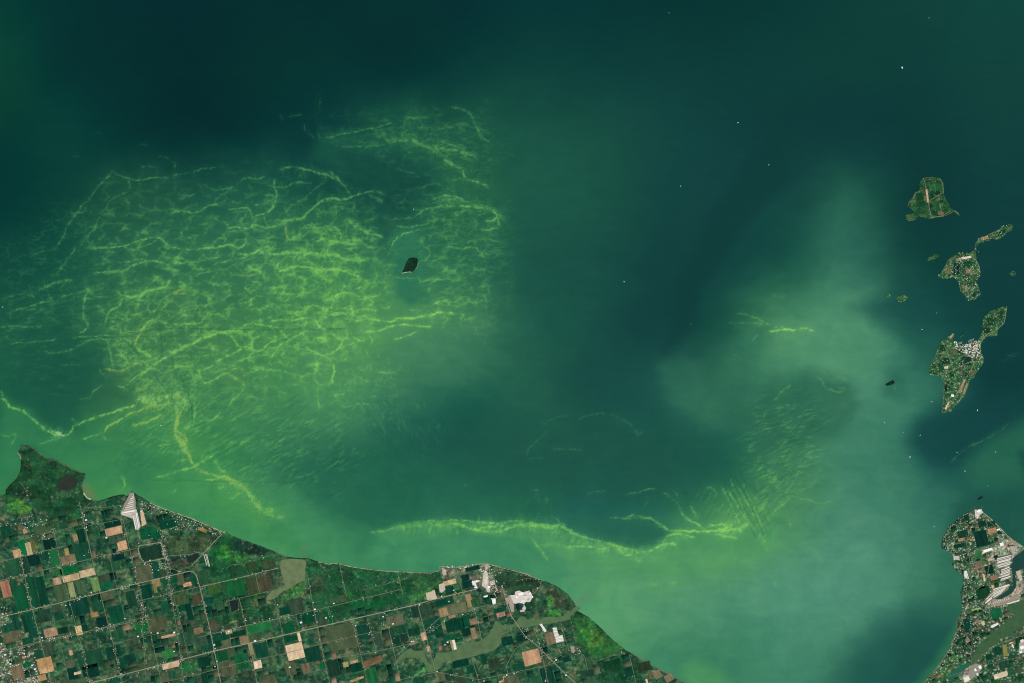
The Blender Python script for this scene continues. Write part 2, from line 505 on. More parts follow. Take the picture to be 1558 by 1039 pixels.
T(780, 740, 3.475, """
0,190 100,195 200,205 260,200 300,235 350,265|.7|2.0
350,265 420,280 520,300 600,330 680,345|.55|2.4
680,345 720,345 760,320 800,310 880,300|.6|1.5
0,205 100,210 220,222|.5|2.6
280,320 360,315 430,320 460,335 530,310 560,330 580,360 640,365|.55|2.2
440,300 520,305 560,320 620,350|.5|2.6
100,280 130,310 160,350 190,400|.35|2.6
740,180 790,215 830,240 920,235 1000,240 1080,240 1140,230 1180,220|.55|1.5
800,310 800,280 840,255 900,250|.6|1.3
880,250 920,280 940,310|.45|1.2
760,320 800,305 870,300|.5|2
1080,260 1130,265 1190,275|.5|1.8
1030,215 1080,200 1130,210 1170,190|.5|2
1100,230 1160,225 1220,240|.5|3.2
900,150 940,180 1000,220 1030,235|.5|1.2
640,380 680,400|.35|4
700,520 800,515 900,510|.15|4
150,310 250,310 330,330|.25|3
""")
for k in range(6):                                               # combed streaks where the current shears
    o = 34 * k + (0, 6, -5, 4, -3, 5)[k]; q = (0, 30, -40, 10, -20, 40)[k]
    T(1040, 640, 4, "%d,%d %d,%d %d,%d %d,%d|%.2f|1.0|-1\n%d,%d %d,%d %d,%d|%.2f|1.0" % (205 + o, 330 + q, 262 + o, 430, 318 + o, 560, 405 + o * .8, 690 + q / 2, (.35, .75, .5, .8, .4, .25)[k], 222 + o, 390 + q, 284 + o, 500, 350 + o, 640 - q / 2, (.5, .6, .45, .55, .4, .3)[k]))
T(1040, 640, 4, """
0,670 130,675 220,665 300,640 330,590|.8|1.8
180,690 260,700 330,720|.5|2.0
220,670 300,670 380,640 400,600|.55|3.5
140,630 200,640 260,620 310,600|.5|1.4
590,160 620,130 650,115|.5|1.4
560,120 600,150|.35|1.2
590,200 620,180 660,170|.35|1.3
130,430 160,400 200,430 190,470|.4|1.3
50,520 60,560 100,600|.32|1.2
200,560 240,520 260,480|.3|1.2
0,580 50,610 130,660|.5|1.2
530,580 600,520 650,450|.38|1.6
440,540 490,500|.45|1.2
690,470 760,480 830,510 900,490|.28|1.6
640,600 660,650|.25|1.4
430,370 480,340 530,330|.35|1.2
500,250 560,260 650,240|.3|1.2
220,290 260,420 320,580|.3|1.2|-1
340,260 380,400 430,560|.45|1.1|-1
430,380 440,480 400,560|.45|1.1|-1
490,480 440,540|.4|1.1|-1
460,680 500,760 520,800|.25|1
550,960 560,1020|.2|1.6
""")
T(1080, 440, 4.723, """
190,175 270,185 340,205 390,235 440,260|.5|1.1
300,240 380,240 350,270|.42|1.2
420,300 500,295 560,290 610,300 640,285 700,280 750,305|.75|1.4
460,270 540,275|.35|1.8
300,375 340,340 360,325|.45|1.1
455,800 490,770 530,720 590,680|.4|1.3
385,960 390,890 440,850|.28|1.2
760,630 800,640 820,690 840,715|.42|1.5
840,715 900,735 960,740|.4|1.3
540,1000 620,995 700,985|.35|1.3
540,990 560,960 610,930|.3|1.2
540,830 600,835|.25|1.1
560,360 540,340|.3|1.5
450,30 480,60 550,50|.22|1.3
160,460 230,490|.2|1.3
120,240 190,240 290,245|.25|1
""")
T(1260, 480, 3.487, """
640,790 730,700 830,660 900,620 960,570|.3|1.3
900,250 960,230 1039,190|.16|1.4
940,215 1010,200|.25|1.2
350,370 360,400|.2|2
""")
T(400, 100, 4, """
100,290 115,330|.3|1.6
140,315 200,300 250,300|.35|1.2
250,340 255,400 320,440|.3|1.2
370,440 440,430|.45|1.2
330,400 350,450|.3|1.3
870,340 890,310 960,320 1010,310|.35|1.6
840,430 900,410 960,450|.3|2.0
690,550 760,545|.25|1.6
790,820 840,835|.3|1.3
320,180 320,300 345,420 380,490|.5|1.1|-1
345,160 345,300|.25|1.0
""")
T(0, 0, 2.994, """
1280,530 1285,550|.2|1.4
630,660 680,660|.25|1.3
320,710 370,715|.2|1.2
430,600 470,610|.15|1.4
""")
# tracts of fine branching net: (outline, softness, strength, cell width, cell height, seed)
NETS = [
 ([(150,270),(300,265),(420,255),(520,270),(590,330),(580,420),(560,480),(520,560),(380,600),(250,600),(170,560),(130,480),(135,380)], 42, .62, 27, 15, 3),
 ([(380,330),(520,300),(590,340),(600,430),(560,520),(500,560),(420,540),(390,440)], 30, .55, 15, 10, 5),
 ([(140,440),(260,430),(330,470),(330,560),(250,620),(180,560),(150,520)], 30, .52, 15, 11, 8),
 ([(600,300),(700,290),(760,320),(765,420),(740,500),(650,490),(655,420),(640,340)], 44, .52, 20, 10, 11),
 ([(480,580),(560,540),(620,560),(600,640),(520,640)], 26, .32, 11, 12, 14),
 ([(0,380),(100,300),(160,300),(150,420),(110,500),(0,520)], 26, .28, 16, 8, 17),
 ([(480,190),(640,170),(740,200),(740,280),(640,260),(520,215)], 36, .42, 22, 9, 19),
 ([(820,800),(980,830),(1060,810),(1000,860),(870,840)], 14, .28, 13, 8, 23),
]
# tracts of short slanting streaks: (outline, softness, strength, angle in degrees, seed)
STREAKS = [
 ([(180,640),(330,600),(470,600),(560,680),(500,760),(420,740),(300,700),(180,700)], 34, .5, 30, 41),
 ([(560,600),(680,620),(680,700),(560,680)], 24, .25, -68, 43),
 ([(1150,600),(1230,600),(1260,640),(1240,740),(1150,760),(1130,680)], 22, .55, 16, 45),
 ([(1150,700),(1230,690),(1200,770),(1140,780)], 18, .55, 42, 47),
 ([(1040,760),(1120,730),(1180,760),(1180,830),(1080,810)], 14, .4, 55, 49),
 ([(780,740),(850,740),(860,800),(800,790)], 18, .25, 55, 51),
 ([(600,790),(740,785),(870,800),(980,840),(940,850),(840,815),(700,812),(600,812)], 6, .5, 80, 53),
 ([(420,255),(470,250),(545,275),(560,300),(500,275),(430,270)], 4, .55, 85, 55),
 ([(640,300),(760,310),(770,400),(700,490),(640,480),(655,400)], 20, .4, 6, 57),
 ([(0,440),(130,430),(150,520),(100,620),(0,560)], 30, .22, 8, 59),
 ([(1240,560),(1300,560),(1300,620),(1260,600)], 16, .2, -15, 61),
 ([(560,180),(740,160),(780,240),(700,260)], 24, .42, -18, 63),
 ([(190,560),(300,545),(320,640),(220,640)], 14, .5, 45, 65),
]
def hex_rgb(h): return [int(h[i:i + 2], 16) for i in (0, 2, 4)]
def catmull(tab, gx, gy):
    H, W, _ = tab.shape
    def w(t): return [-.5 * t + t * t - .5 * t ** 3, 1 - 2.5 * t * t + 1.5 * t ** 3, .5 * t + 2 * t * t - 1.5 * t ** 3, -.5 * t * t + .5 * t ** 3]
    x0 = np.floor(gx).astype(int); y0 = np.floor(gy).astype(int); wx = w(gx - x0); wy = w(gy - y0)
    out = 0
    for j in range(4):
        yy = np.clip(y0 + j - 1, 0, H - 1); r = 0
        for i in range(4): r = r + wx[i][..., None] * tab[yy, np.clip(x0 + i - 1, 0, W - 1)]
        out = out + wy[j][..., None] * r
    return out
def water_rgb(xs, ys):                                           # sRGB 0..255 on the grid xs x ys
    X, Y = np.meshgrid(xs, ys)
    tab = np.array([[hex_rgb(h) for h in r.split()] for r in BASE.strip().splitlines()], float)
    w1x = fbm(X / 90, Y / 70, 101, 4); w1y = fbm(X / 90, Y / 70, 131, 4)
    C = catmull(tab, np.clip((X + 26 * w1x) / 100, -1, 17), np.clip((Y + 22 * w1y) / 100, -1, 12))
    w2x = 2.6 * fbm(X / 17, Y / 13, 151, 3, .6); w2y = 2.2 * fbm(X / 17, Y / 13, 171, 3, .6)
    for col, soft, st, P in REG:
        m = soft * 2.2 + 6; px = [p[0] for p in P]; py = [p[1] for p in P]
        i0, i1 = np.searchsorted(xs, [min(px) - m, max(px) + m]); j0, j1 = np.searchsorted(ys, [min(py) - m, max(py) + m])
        if i1 <= i0 or j1 <= j0: continue
        s = (slice(j0, j1), slice(i0, i1)); k = min(1, soft / 14.)
        d = poly_sd(X[s] + 10 * k * w1x[s] + w2x[s], Y[s] + 8 * k * w1y[s] + w2y[s], P)
        a = (st * sstep(-soft, soft, d))[..., None]
        C[s] = C[s] * (1 - a) + np.array(col, float) * a
    w3x = 2.3 * fbm(X / 6.5, Y / 6.5, 77, 3, .7); w3y = 2.3 * fbm(X / 6.5, Y / 6.5, 78, 3, .7); rid = np.exp(-(np.abs(pn(X / 4.2 + w3x / 3, Y / 3.4 + w3y / 3, 79)) / .16) ** 1.3)
    A = np.zeros(X.shape); O = np.zeros(X.shape); Wt = np.zeros(X.shape); Pl = np.zeros(X.shape); D = np.zeros(X.shape)
    patch = fbm(X / 26, Y / 16, 201, 3)
    for P, soft, st, cw, ch, sd in NETS:
        m = soft * 2 + 6; px = [p[0] for p in P]; py = [p[1] for p in P]
        i0, i1 = np.searchsorted(xs, [min(px) - m, max(px) + m]); j0, j1 = np.searchsorted(ys, [min(py) - m, max(py) + m])
        if i1 <= i0 or j1 <= j0: continue
        s = (slice(j0, j1), slice(i0, i1)); x, y = X[s], Y[s]
        msk = sstep(-soft, soft, poly_sd(x + 14 * w1x[s], y + 12 * w1y[s], P))
        wx = x + 9 * fbm(x / 26, y / 18, sd, 4, .6) + 1.4 * w3x[s]; wy = y + .10 * x + 6.5 * fbm(x / 26, y / 18, sd + 50, 4, .6) + 1.2 * w3y[s]
        f, c = worley(wx / cw, wy / ch, sd)
        g = np.clip(.62 + 1.15 * pn(x / 22, y / 15, sd + 5) + .6 * pn(x / 7, y / 6, sd + 6), .06, 1.25)
        wd = .065 + .075 * g
        r = (np.exp(-(f / wd) ** 1.3) * 1.0 + np.exp(-f / .3) * .1) * g
        n = pn(wx / (cw * 1.5), wy / (ch * 1.1), sd + 20) + .35 * pn(wx / (cw * .7), wy / (ch * .55), sd + 21)
        q = np.exp(-(np.abs(n) / .06) ** 1.2) * .9 + np.exp(-np.abs(n) / .3) * .1
        q = .55 * q * np.clip(.5 + 1.3 * pn(x / 23, y / 15, sd + 25), .0, 1.1)
        r = r + .35 * rid[s] * g
        a = np.clip(st * msk * (1 - (1 - np.clip(r, 0, 1)) * (1 - np.clip(q, 0, 1))) * np.clip(.8 + 1.1 * patch[s] + .5 * w1x[s], .08, 1.35) * (np.clip((y - 215) / 150, .35, 1) if sd not in (11, 19) else 1), 0, .9)
        A[s] = 1 - (1 - A[s]) * (1 - a)
    for P, soft, st, ang, sd in STREAKS:
        m = soft * 2 + 6; px = [p[0] for p in P]; py = [p[1] for p in P]
        i0, i1 = np.searchsorted(xs, [min(px) - m, max(px) + m]); j0, j1 = np.searchsorted(ys, [min(py) - m, max(py) + m])
        if i1 <= i0 or j1 <= j0: continue
        s = (slice(j0, j1), slice(i0, i1)); x, y = X[s], Y[s]
        msk = sstep(-soft, soft, poly_sd(x + 10 * w1x[s], y + 8 * w1y[s], P))
        t = math.radians(ang); u = x * math.cos(t) - y * math.sin(t) + w2x[s]; v = x * math.sin(t) + y * math.cos(t) + 1.6 * w2y[s]
        n = fbm(u / 20, v / 4.6, sd, 4, .68)
        a = st * msk * (np.clip(n - .0, 0, 1) * 1.7) * np.clip(.7 + 1.3 * pn(x / 24, y / 20, sd + 9), 0, 1.5); A[s] = 1 - (1 - A[s]) * (1 - np.clip(a, 0, .8))
        D[s] = np.maximum(D[s], st * msk * np.clip(-n - .05, 0, 1) * 1.6)
    for i, (P, st, w, tint) in enumerate(FIL):
        Q = smooth_line(P, 1); m = w * 6 + 9; px = [p[0] for p in Q]; py = [p[1] for p in Q]
        i0, i1 = np.searchsorted(xs, [min(px) - m, max(px) + m]); j0, j1 = np.searchsorted(ys, [min(py) - m, max(py) + m])
        if i1 <= i0 or j1 <= j0: continue
        s = (slice(j0, j1), slice(i0, i1)); x, y = X[s], Y[s]
        k = .35 if tint == -1 else 1.
        d, S, L = seg_dist(x + k * (w2x[s] + w3x[s]), y + k * (w2y[s] + w3y[s]), Q)
        if tint == -1:
            a = st * np.exp(-(d / w) ** 2) * np.clip(.8 + .5 * pn(S / 14, S * 0 + i, 9), .2, 1); D[s] = np.maximum(D[s], a); continue
        md = np.clip(.8 + 1.15 * pn(S / 7, S * 0 + i * 3.7, 5) + .5 * pn(x / 2.6, y / 2.6, 6), .1, 1.35)
        ww = w * (.82 + .5 * pn(S / 11, S * 0 + i * 1.9, 7)) * (1 if w < 3 else 1.2)
        end = sstep(0, min(6, L * .3), S) * sstep(0, min(6, L * .3), L - S) * .8 + .2
        a = st * end * (1.1 * np.exp(-(d / ((.72 if st < .6 else .86) * ww)) ** 2) * md + .28 * np.exp(-d / (2.9 * ww)) * (.45 + 1.1 * rid[s]))
        if w >= 5: a = a * np.clip(.35 + 1.1 * rid[s] + .9 * patch[s] + .5 * pn(x / 7, y / 6, 14), .1, 1.3)
        a = np.clip(a, 0, .95); A[s] = 1 - (1 - A[s]) * (1 - a)
        if tint == 1: O[s] = np.maximum(O[s], a * np.clip(.7 + .8 * pn(x / 8, y / 8, 12), 0, 1))
        if tint == 3: Pl[s] = np.maximum(Pl[s], a)
        if tint == 2: Wt[s] = np.maximum(Wt[s], a)
    fine = fbm(X / 3.1, Y / 2.4, 211, 2); A = np.clip(A * (1 + .28 * fine), 0, 1)
    lum = C.mean(-1, keepdims=True)
    bl = np.clip((C[..., 1:2] - 62) / 75, 0, 1); bright = (np.array([76., 138., 80.]) * (1 - bl) + np.array([134., 192., 84.]) * bl) * .88 + C * .26                                    # scum seen over the water below
    a = A[..., None]; C = C * (1 - a) + bright * a
    o = (Pl * .6)[..., None]; C = C * (1 - o) + np.array([138., 184., 108.]) * o
    o = (O * .5)[..., None]; C = C * (1 - o) + np.array([150., 138., 66.]) * o
    o = (np.clip(Wt * .8, 0, .9))[..., None]; C = C * (1 - o) + np.array([170., 214., 160.]) * o
    d = (np.clip(D * .55, 0, .75))[..., None]; C = C * (1 - d) + np.array([22., 84., 62.]) * d
    sw = fbm((X + 30 * w1x) / 38, (Y + 30 * w1y) / 30, 231, 4, .6); C = C * (1 + np.array([.16, .075, .06]) * (sw * np.clip((C[..., 1] - 50) / 60, .15, 1))[..., None])
    C = C * (1 + .03 * fbm(X / 40, Y / 9, 221, 3) + .02 * fine)[..., None]
    return np.clip(C, 0, 255)
# ---------------------------------------------------------------- colour and material helpers
def lin(c):
    c = np.asarray(c, float) / 255.0
    return np.where(c <= .04045, c / 12.92, ((c + .055) / 1.055) ** 2.4)
def albedo(c): return np.clip(lin(c) / np.array([KR, KG, KB]), 0.001, .92)
def mat_attr(name, rough=.9, spec=.05, grain=0, gsize=60., bump=0):
    m = bpy.data.materials.new(name); m.use_nodes = True; nt = m.node_tree; b = nt.nodes['Principled BSDF']
    a = nt.nodes.new('ShaderNodeAttribute'); a.attribute_name = 'Col'; out = a.outputs['Color']
    if grain: out = add_grain(nt, out, grain, gsize)
    nt.links.new(out, b.inputs['Base Color']); b.inputs['Roughness'].default_value = rough; b.inputs['Specular IOR Level'].default_value = spec
    if bump:
        tc = nt.nodes.new('ShaderNodeTexCoord'); n = nt.nodes.new('ShaderNodeTexNoise'); n.inputs['Scale'].default_value = 1 / 70.; n.inputs['Detail'].default_value = 3
        bp = nt.nodes.new('ShaderNodeBump'); bp.inputs['Strength'].default_value = bump; bp.inputs['Distance'].default_value = 2.0
        nt.links.new(tc.outputs['Object'], n.inputs['Vector']); nt.links.new(n.outputs[0], bp.inputs['Height']); nt.links.new(bp.outputs[0], b.inputs['Normal'])
    return m
def add_grain(nt, col, amount, size):
    g = nt.nodes.new('ShaderNodeNewGeometry'); n = nt.nodes.new('ShaderNodeTexNoise'); n.inputs['Scale'].default_value = 1.0 / size
    n.inputs['Detail'].default_value = 3; n.inputs['Roughness'].default_value = .65
    mr = nt.nodes.new('ShaderNodeMapRange'); mr.inputs[1].default_value = .25; mr.inputs[2].default_value = .75; mr.inputs[3].default_value = 1 - amount; mr.inputs[4].default_value = 1 + amount
    mx = nt.nodes.new('ShaderNodeVectorMath'); mx.operation = 'SCALE'
    nt.links.new(g.outputs['Position'], n.inputs['Vector']); nt.links.new(n.outputs[0], mr.inputs[0]); nt.links.new(col, mx.inputs[0]); nt.links.new(mr.outputs[0], mx.inputs['Scale'])
    return mx.outputs[0]
MATS = {}
def mat(name, rgb, rough=.9, grain=.25, size=60., spec=.05, rows=0):
    if name in MATS: return MATS[name]
    m = bpy.data.materials.new(name); m.use_nodes = True; nt = m.node_tree; b = nt.nodes['Principled BSDF']
    c = nt.nodes.new('ShaderNodeRGB'); c.outputs[0].default_value = (*[float(v) for v in albedo(rgb)], 1); out = c.outputs[0]
    if rows:                                                    # faint crop strips, turned differently from field to field
        tc = nt.nodes.new('ShaderNodeTexCoord'); oi = nt.nodes.new('ShaderNodeObjectInfo'); w = nt.nodes.new('ShaderNodeTexNoise')
        mp = nt.nodes.new('ShaderNodeMapping'); mp.inputs['Scale'].default_value = (rows, .8, 1); ad = nt.nodes.new('ShaderNodeVectorMath'); ad.operation = 'ADD'
        nt.links.new(tc.outputs['Object'], ad.inputs[0]); nt.links.new(oi.outputs['Location'], ad.inputs[1]); nt.links.new(ad.outputs[0], mp.inputs[0]); nt.links.new(mp.outputs[0], w.inputs['Vector'])
        w.inputs['Scale'].default_value = 1.3; w.inputs['Detail'].default_value = 2
        mr = nt.nodes.new('ShaderNodeMapRange'); mr.inputs[1].default_value = .3; mr.inputs[2].default_value = .7; mr.inputs[3].default_value = .74; mr.inputs[4].default_value = 1.3
        vm = nt.nodes.new('ShaderNodeVectorMath'); vm.operation = 'SCALE'; nt.links.new(w.outputs[0], mr.inputs[0]); nt.links.new(out, vm.inputs[0]); nt.links.new(mr.outputs[0], vm.inputs['Scale']); out = vm.outputs[0]
        oi2 = nt.nodes.new('ShaderNodeMapRange'); oi2.inputs[3].default_value = .88; oi2.inputs[4].default_value = 1.08; nt.links.new(oi.outputs['Random'], oi2.inputs[0])
        v2 = nt.nodes.new('ShaderNodeVectorMath'); v2.operation = 'SCALE'; nt.links.new(out, v2.inputs[0]); nt.links.new(oi2.outputs[0], v2.inputs['Scale']); out = v2.outputs[0]
    if grain: out = add_grain(nt, out, grain, size)
    nt.links.new(out, b.inputs['Base Color']); b.inputs['Roughness'].default_value = rough; b.inputs['Specular IOR Level'].default_value = spec
    MATS[name] = m; return m
def link(o, parent=None):
    scene.collection.objects.link(o)
    if parent: o.parent = parent
    return o
def mesh_np(name, V, F, m=None, col=None):                      # V (n,3) metres, F (k,3|4)
    me = bpy.data.meshes.new(name); V = np.asarray(V, np.float32); F = np.asarray(F, np.int32); k = F.shape[1]
    me.vertices.add(len(V)); me.vertices.foreach_set('co', V.ravel()); me.loops.add(F.size); me.loops.foreach_set('vertex_index', F.ravel())
    me.polygons.add(len(F)); me.polygons.foreach_set('loop_start', np.arange(0, F.size, k, dtype=np.int32)); me.polygons.foreach_set('loop_total', np.full(len(F), k, np.int32))
    me.update(calc_edges=True)
    if col is not None:
        a = me.color_attributes.new('Col', 'FLOAT_COLOR', 'POINT'); c = np.ones((len(V), 4), np.float32); c[:, :3] = col; a.data.foreach_set('color', c.ravel())
    if m: me.materials.append(m)
    return me
def obj(name, me, parent=None, **kw):
    o = bpy.data.objects.new(name, me); link(o, parent)
    for k, v in kw.items(): o[k] = v
    return o
def empty(name, x, y, z, **kw):
    o = bpy.data.objects.new(name, None); o.location = (WX(x), WY(y), z); link(o)
    for k, v in kw.items(): o[k] = v
    return o
# ---------------------------------------------------------------- the lake
def build_water():
    xs = np.concatenate([[-2600, -1700, -1000, -600, -350, -200, -120, -75, -48], np.arange(-30, 820, 1.15), np.arange(820, 1590, 1.6), [1606, 1633, 1678, 1758, 1908, 2158, 2558, 3258, 4158]])
    ys = np.concatenate([[-2600, -1700, -1000, -600, -350, -200, -120, -75, -48], np.arange(-30, 150, 1.6), np.arange(150, 850, 1.15), np.arange(850, 1071, 1.6), [1090, 1120, 1165, 1250, 1400, 1650, 2000, 2700, 3600]])
    C = water_rgb(xs, ys)
    X, Y = np.meshgrid(xs, ys); H, W = X.shape
    V = np.stack([WX(X), WY(Y), np.zeros_like(X)], -1).reshape(-1, 3)
    i = np.arange(H * W).reshape(H, W); F = np.stack([i[1:, :-1], i[1:, 1:], i[:-1, 1:], i[:-1, :-1]], -1).reshape(-1, 4)
    me = mesh_np('lake_water', V, F, mat_attr('lake_water', .42, .05, .03, 45., .12), np.maximum(albedo(C) - .0015, .0004).reshape(-1, 3))
    obj('lake_water', me, kind='structure', label='green algae-streaked lake water filling most of the view')
build_water()
# ---------------------------------------------------------------- land outlines
def S(txt, x0=0, y0=0, s=1.0): return [(x0 + float(a.split(',')[0]) / s, y0 + float(a.split(',')[1]) / s) for a in txt.split()]
MAIN = S('-40,750 0,753 8,752 9,744 18,735 26,727 30,718 32,706 31,694 26,687 31,684 32,676 40,677 48,680 58,687 68,696 74,697 80,698 94,704 112,714 131,721 128,730 124,738 126,746 127,750 132,757 140,761 150,762 158,760 174,754 188,752 193,755 198,750 201,747 208,752 228,764 248,773 268,780 288,787 308,795 328,804 341,809 344,808 352,815 382,825 416,838 430,844 438,847 452,849 468,849 484,854 502,858 506,856 516,857 536,862 566,866 596,869 624,870 656,871 670,867 669,861 674,861 684,863 700,862 720,858 742,857 760,862 784,868 804,874 826,884 832,885 850,893 864,904 874,917 876,922 878,929 896,939 912,953 932,973 952,989 972,1001 992,1012 1012,1023 1032,1033 1040,1038 1100,1075 1200,1105 1300,1115 1360,1095 1392,1058 1406,1039 1412,1030 1423,1018 1433.5,1002.6 1444,987.5 1448.6,974 1455,960 1455,945 1461,936 1464,927 1463,911 1461,901 1465,891 1465,882 1467,872 1463,875.6 1453,866 1448.7,859 1450,851 1448.7,842 1441,838 1440,839.5 1438,836 1432.7,834.5 1432,830 1434,818 1439.5,810 1442.6,801 1450,796.5 1458,789 1467,783 1476,777.5 1481,776 1482.4,776 1481.6,771 1482.6,770.5 1484,774.5 1488,774.5 1491,774.5 1493.6,770.4 1494.8,771 1493.4,775 1497,780 1506,787 1516,796.5 1526,807 1534,815 1543,822 1550.5,827 1558,831.5 1600,860 1700,940 1800,1100 2400,1500 2400,3200 -1800,3200 -1800,760 -300,780')
T1, T2 = (1320, 250, 5.467), (1320, 430, 4.95)
ISL = [
 ('northern island with a pale runway strip and vineyards', 'grassy oval island with a pale grass runway and a thin east spit', S('440,145 465,115 500,110 560,105 600,115 630,150 637,200 635,260 655,310 690,355 720,385 772,420 760,427 740,415 715,392 670,415 630,432 560,440 515,457 470,445 420,430 395,460 350,470 315,450 320,420 345,412 370,410 380,385 335,350 345,310 375,280 395,238 420,222 436,190 428,160', *T1)),
 ('middle', 'mid-sized island with a long curved tail and a white gravel strip', S('1485.5,430 1487.7,434 1491.7,448 1486.7,452 1481.6,457 1472.5,457 1468.5,451 1461.4,442 1459,430 1457,425.6 1450,421 1439,424 1430.7,423 1426.6,419 1433,413 1439.8,402 1442.5,395.4 1451.7,389 1457,384.4 1466,382.5 1475,384.6 1482.8,380 1484.6,370.7 1489,363.4 1498,358.8 1508.4,356 1517.6,349.7 1526.7,343.3 1534,341.4 1539.5,342.4 1541,345 1538.6,350.6 1532,353.3 1528.5,358 1523,361.6 1516.6,364.3 1509.3,361.6 1504.7,366 1495.6,368 1488.3,370.7 1485.5,376 1484.6,385.4 1485.5,394.5 1490,405.5 1492.3,412.8 1491,420')),
 ('south', 'largest island with a white-roofed harbour village and an airstrip', S('1050,178 1045,210 1038,270 1020,320 980,355 975,400 900,405 865,435 850,470 855,530 875,565 865,620 830,660 800,715 765,740 750,800 730,845 690,900 650,940 615,970 570,984 560,975 570,900 572,830 578,750 555,710 510,700 465,692 458,650 490,600 510,560 525,500 540,455 580,430 610,408 632,385 652,380 648,405 630,430 662,440 680,462 700,468 760,462 790,440 832,436 850,410 862,370 860,310 880,250 920,215 970,195 1010,180', *T2)),
 ('rock', 'tiny scrub islet lying in the mouth of the village harbour', S('690,408 700,388 715,378 728,380 720,395 700,412', *T2)),
 ('sugar', 'small wooded islet west of the island with the long tail', S('488,800 500,780 530,765 570,740 600,758 582,775 560,785 545,795 520,795 495,806', *T1)),
 ('east', 'rocky islet alone in the water near the east edge', S('1175,905 1195,892 1212,886 1236,893 1228,918 1205,930 1190,920', *T1)),
 ('w1', 'sand-coloured islet, larger of the twin islets west of the village island', S('213,115 240,97 262,88 285,95 306,100 290,130 255,150 222,140', *T2)),
 ('w2', 'sand-coloured islet, smaller of the twin islets west of the village island', S('133,85 155,80 178,95 165,110 146,107', *T2)),
 ('green', 'dark bare islet ringed by murky shallows in the pale plume', S('133,765 160,748 195,733 207,752 180,772 160,772 142,778', *T2)),
 ('sister', 'solitary dark wooded islet inside the algae bloom', S('445,142 462,105 472,75 488,52 515,46 538,51 547,70 540,98 522,125 512,130 512,142 500,141 498,133 470,136', 500, 380, 4)),
 ('mouse', 'thin dark islet off the tip of the peninsula', S('788,977 805,962 822,958 818,968 800,978', 1260, 480, 3.487)),
]
def patch(c, soft, st, txt, *a): return (c, soft, st, S(txt, *a))
Q1, Q2, Q3, Q4, Q5, Q6, Q7 = (0, 640, 5), (0, 831, 5), (208, 740, 5), (208, 831, 5), (416, 831, 5), (624, 831, 5), (832, 831, 5)
P1, P2 = (1400, 760, 6.576), (1400, 881, 6.576)
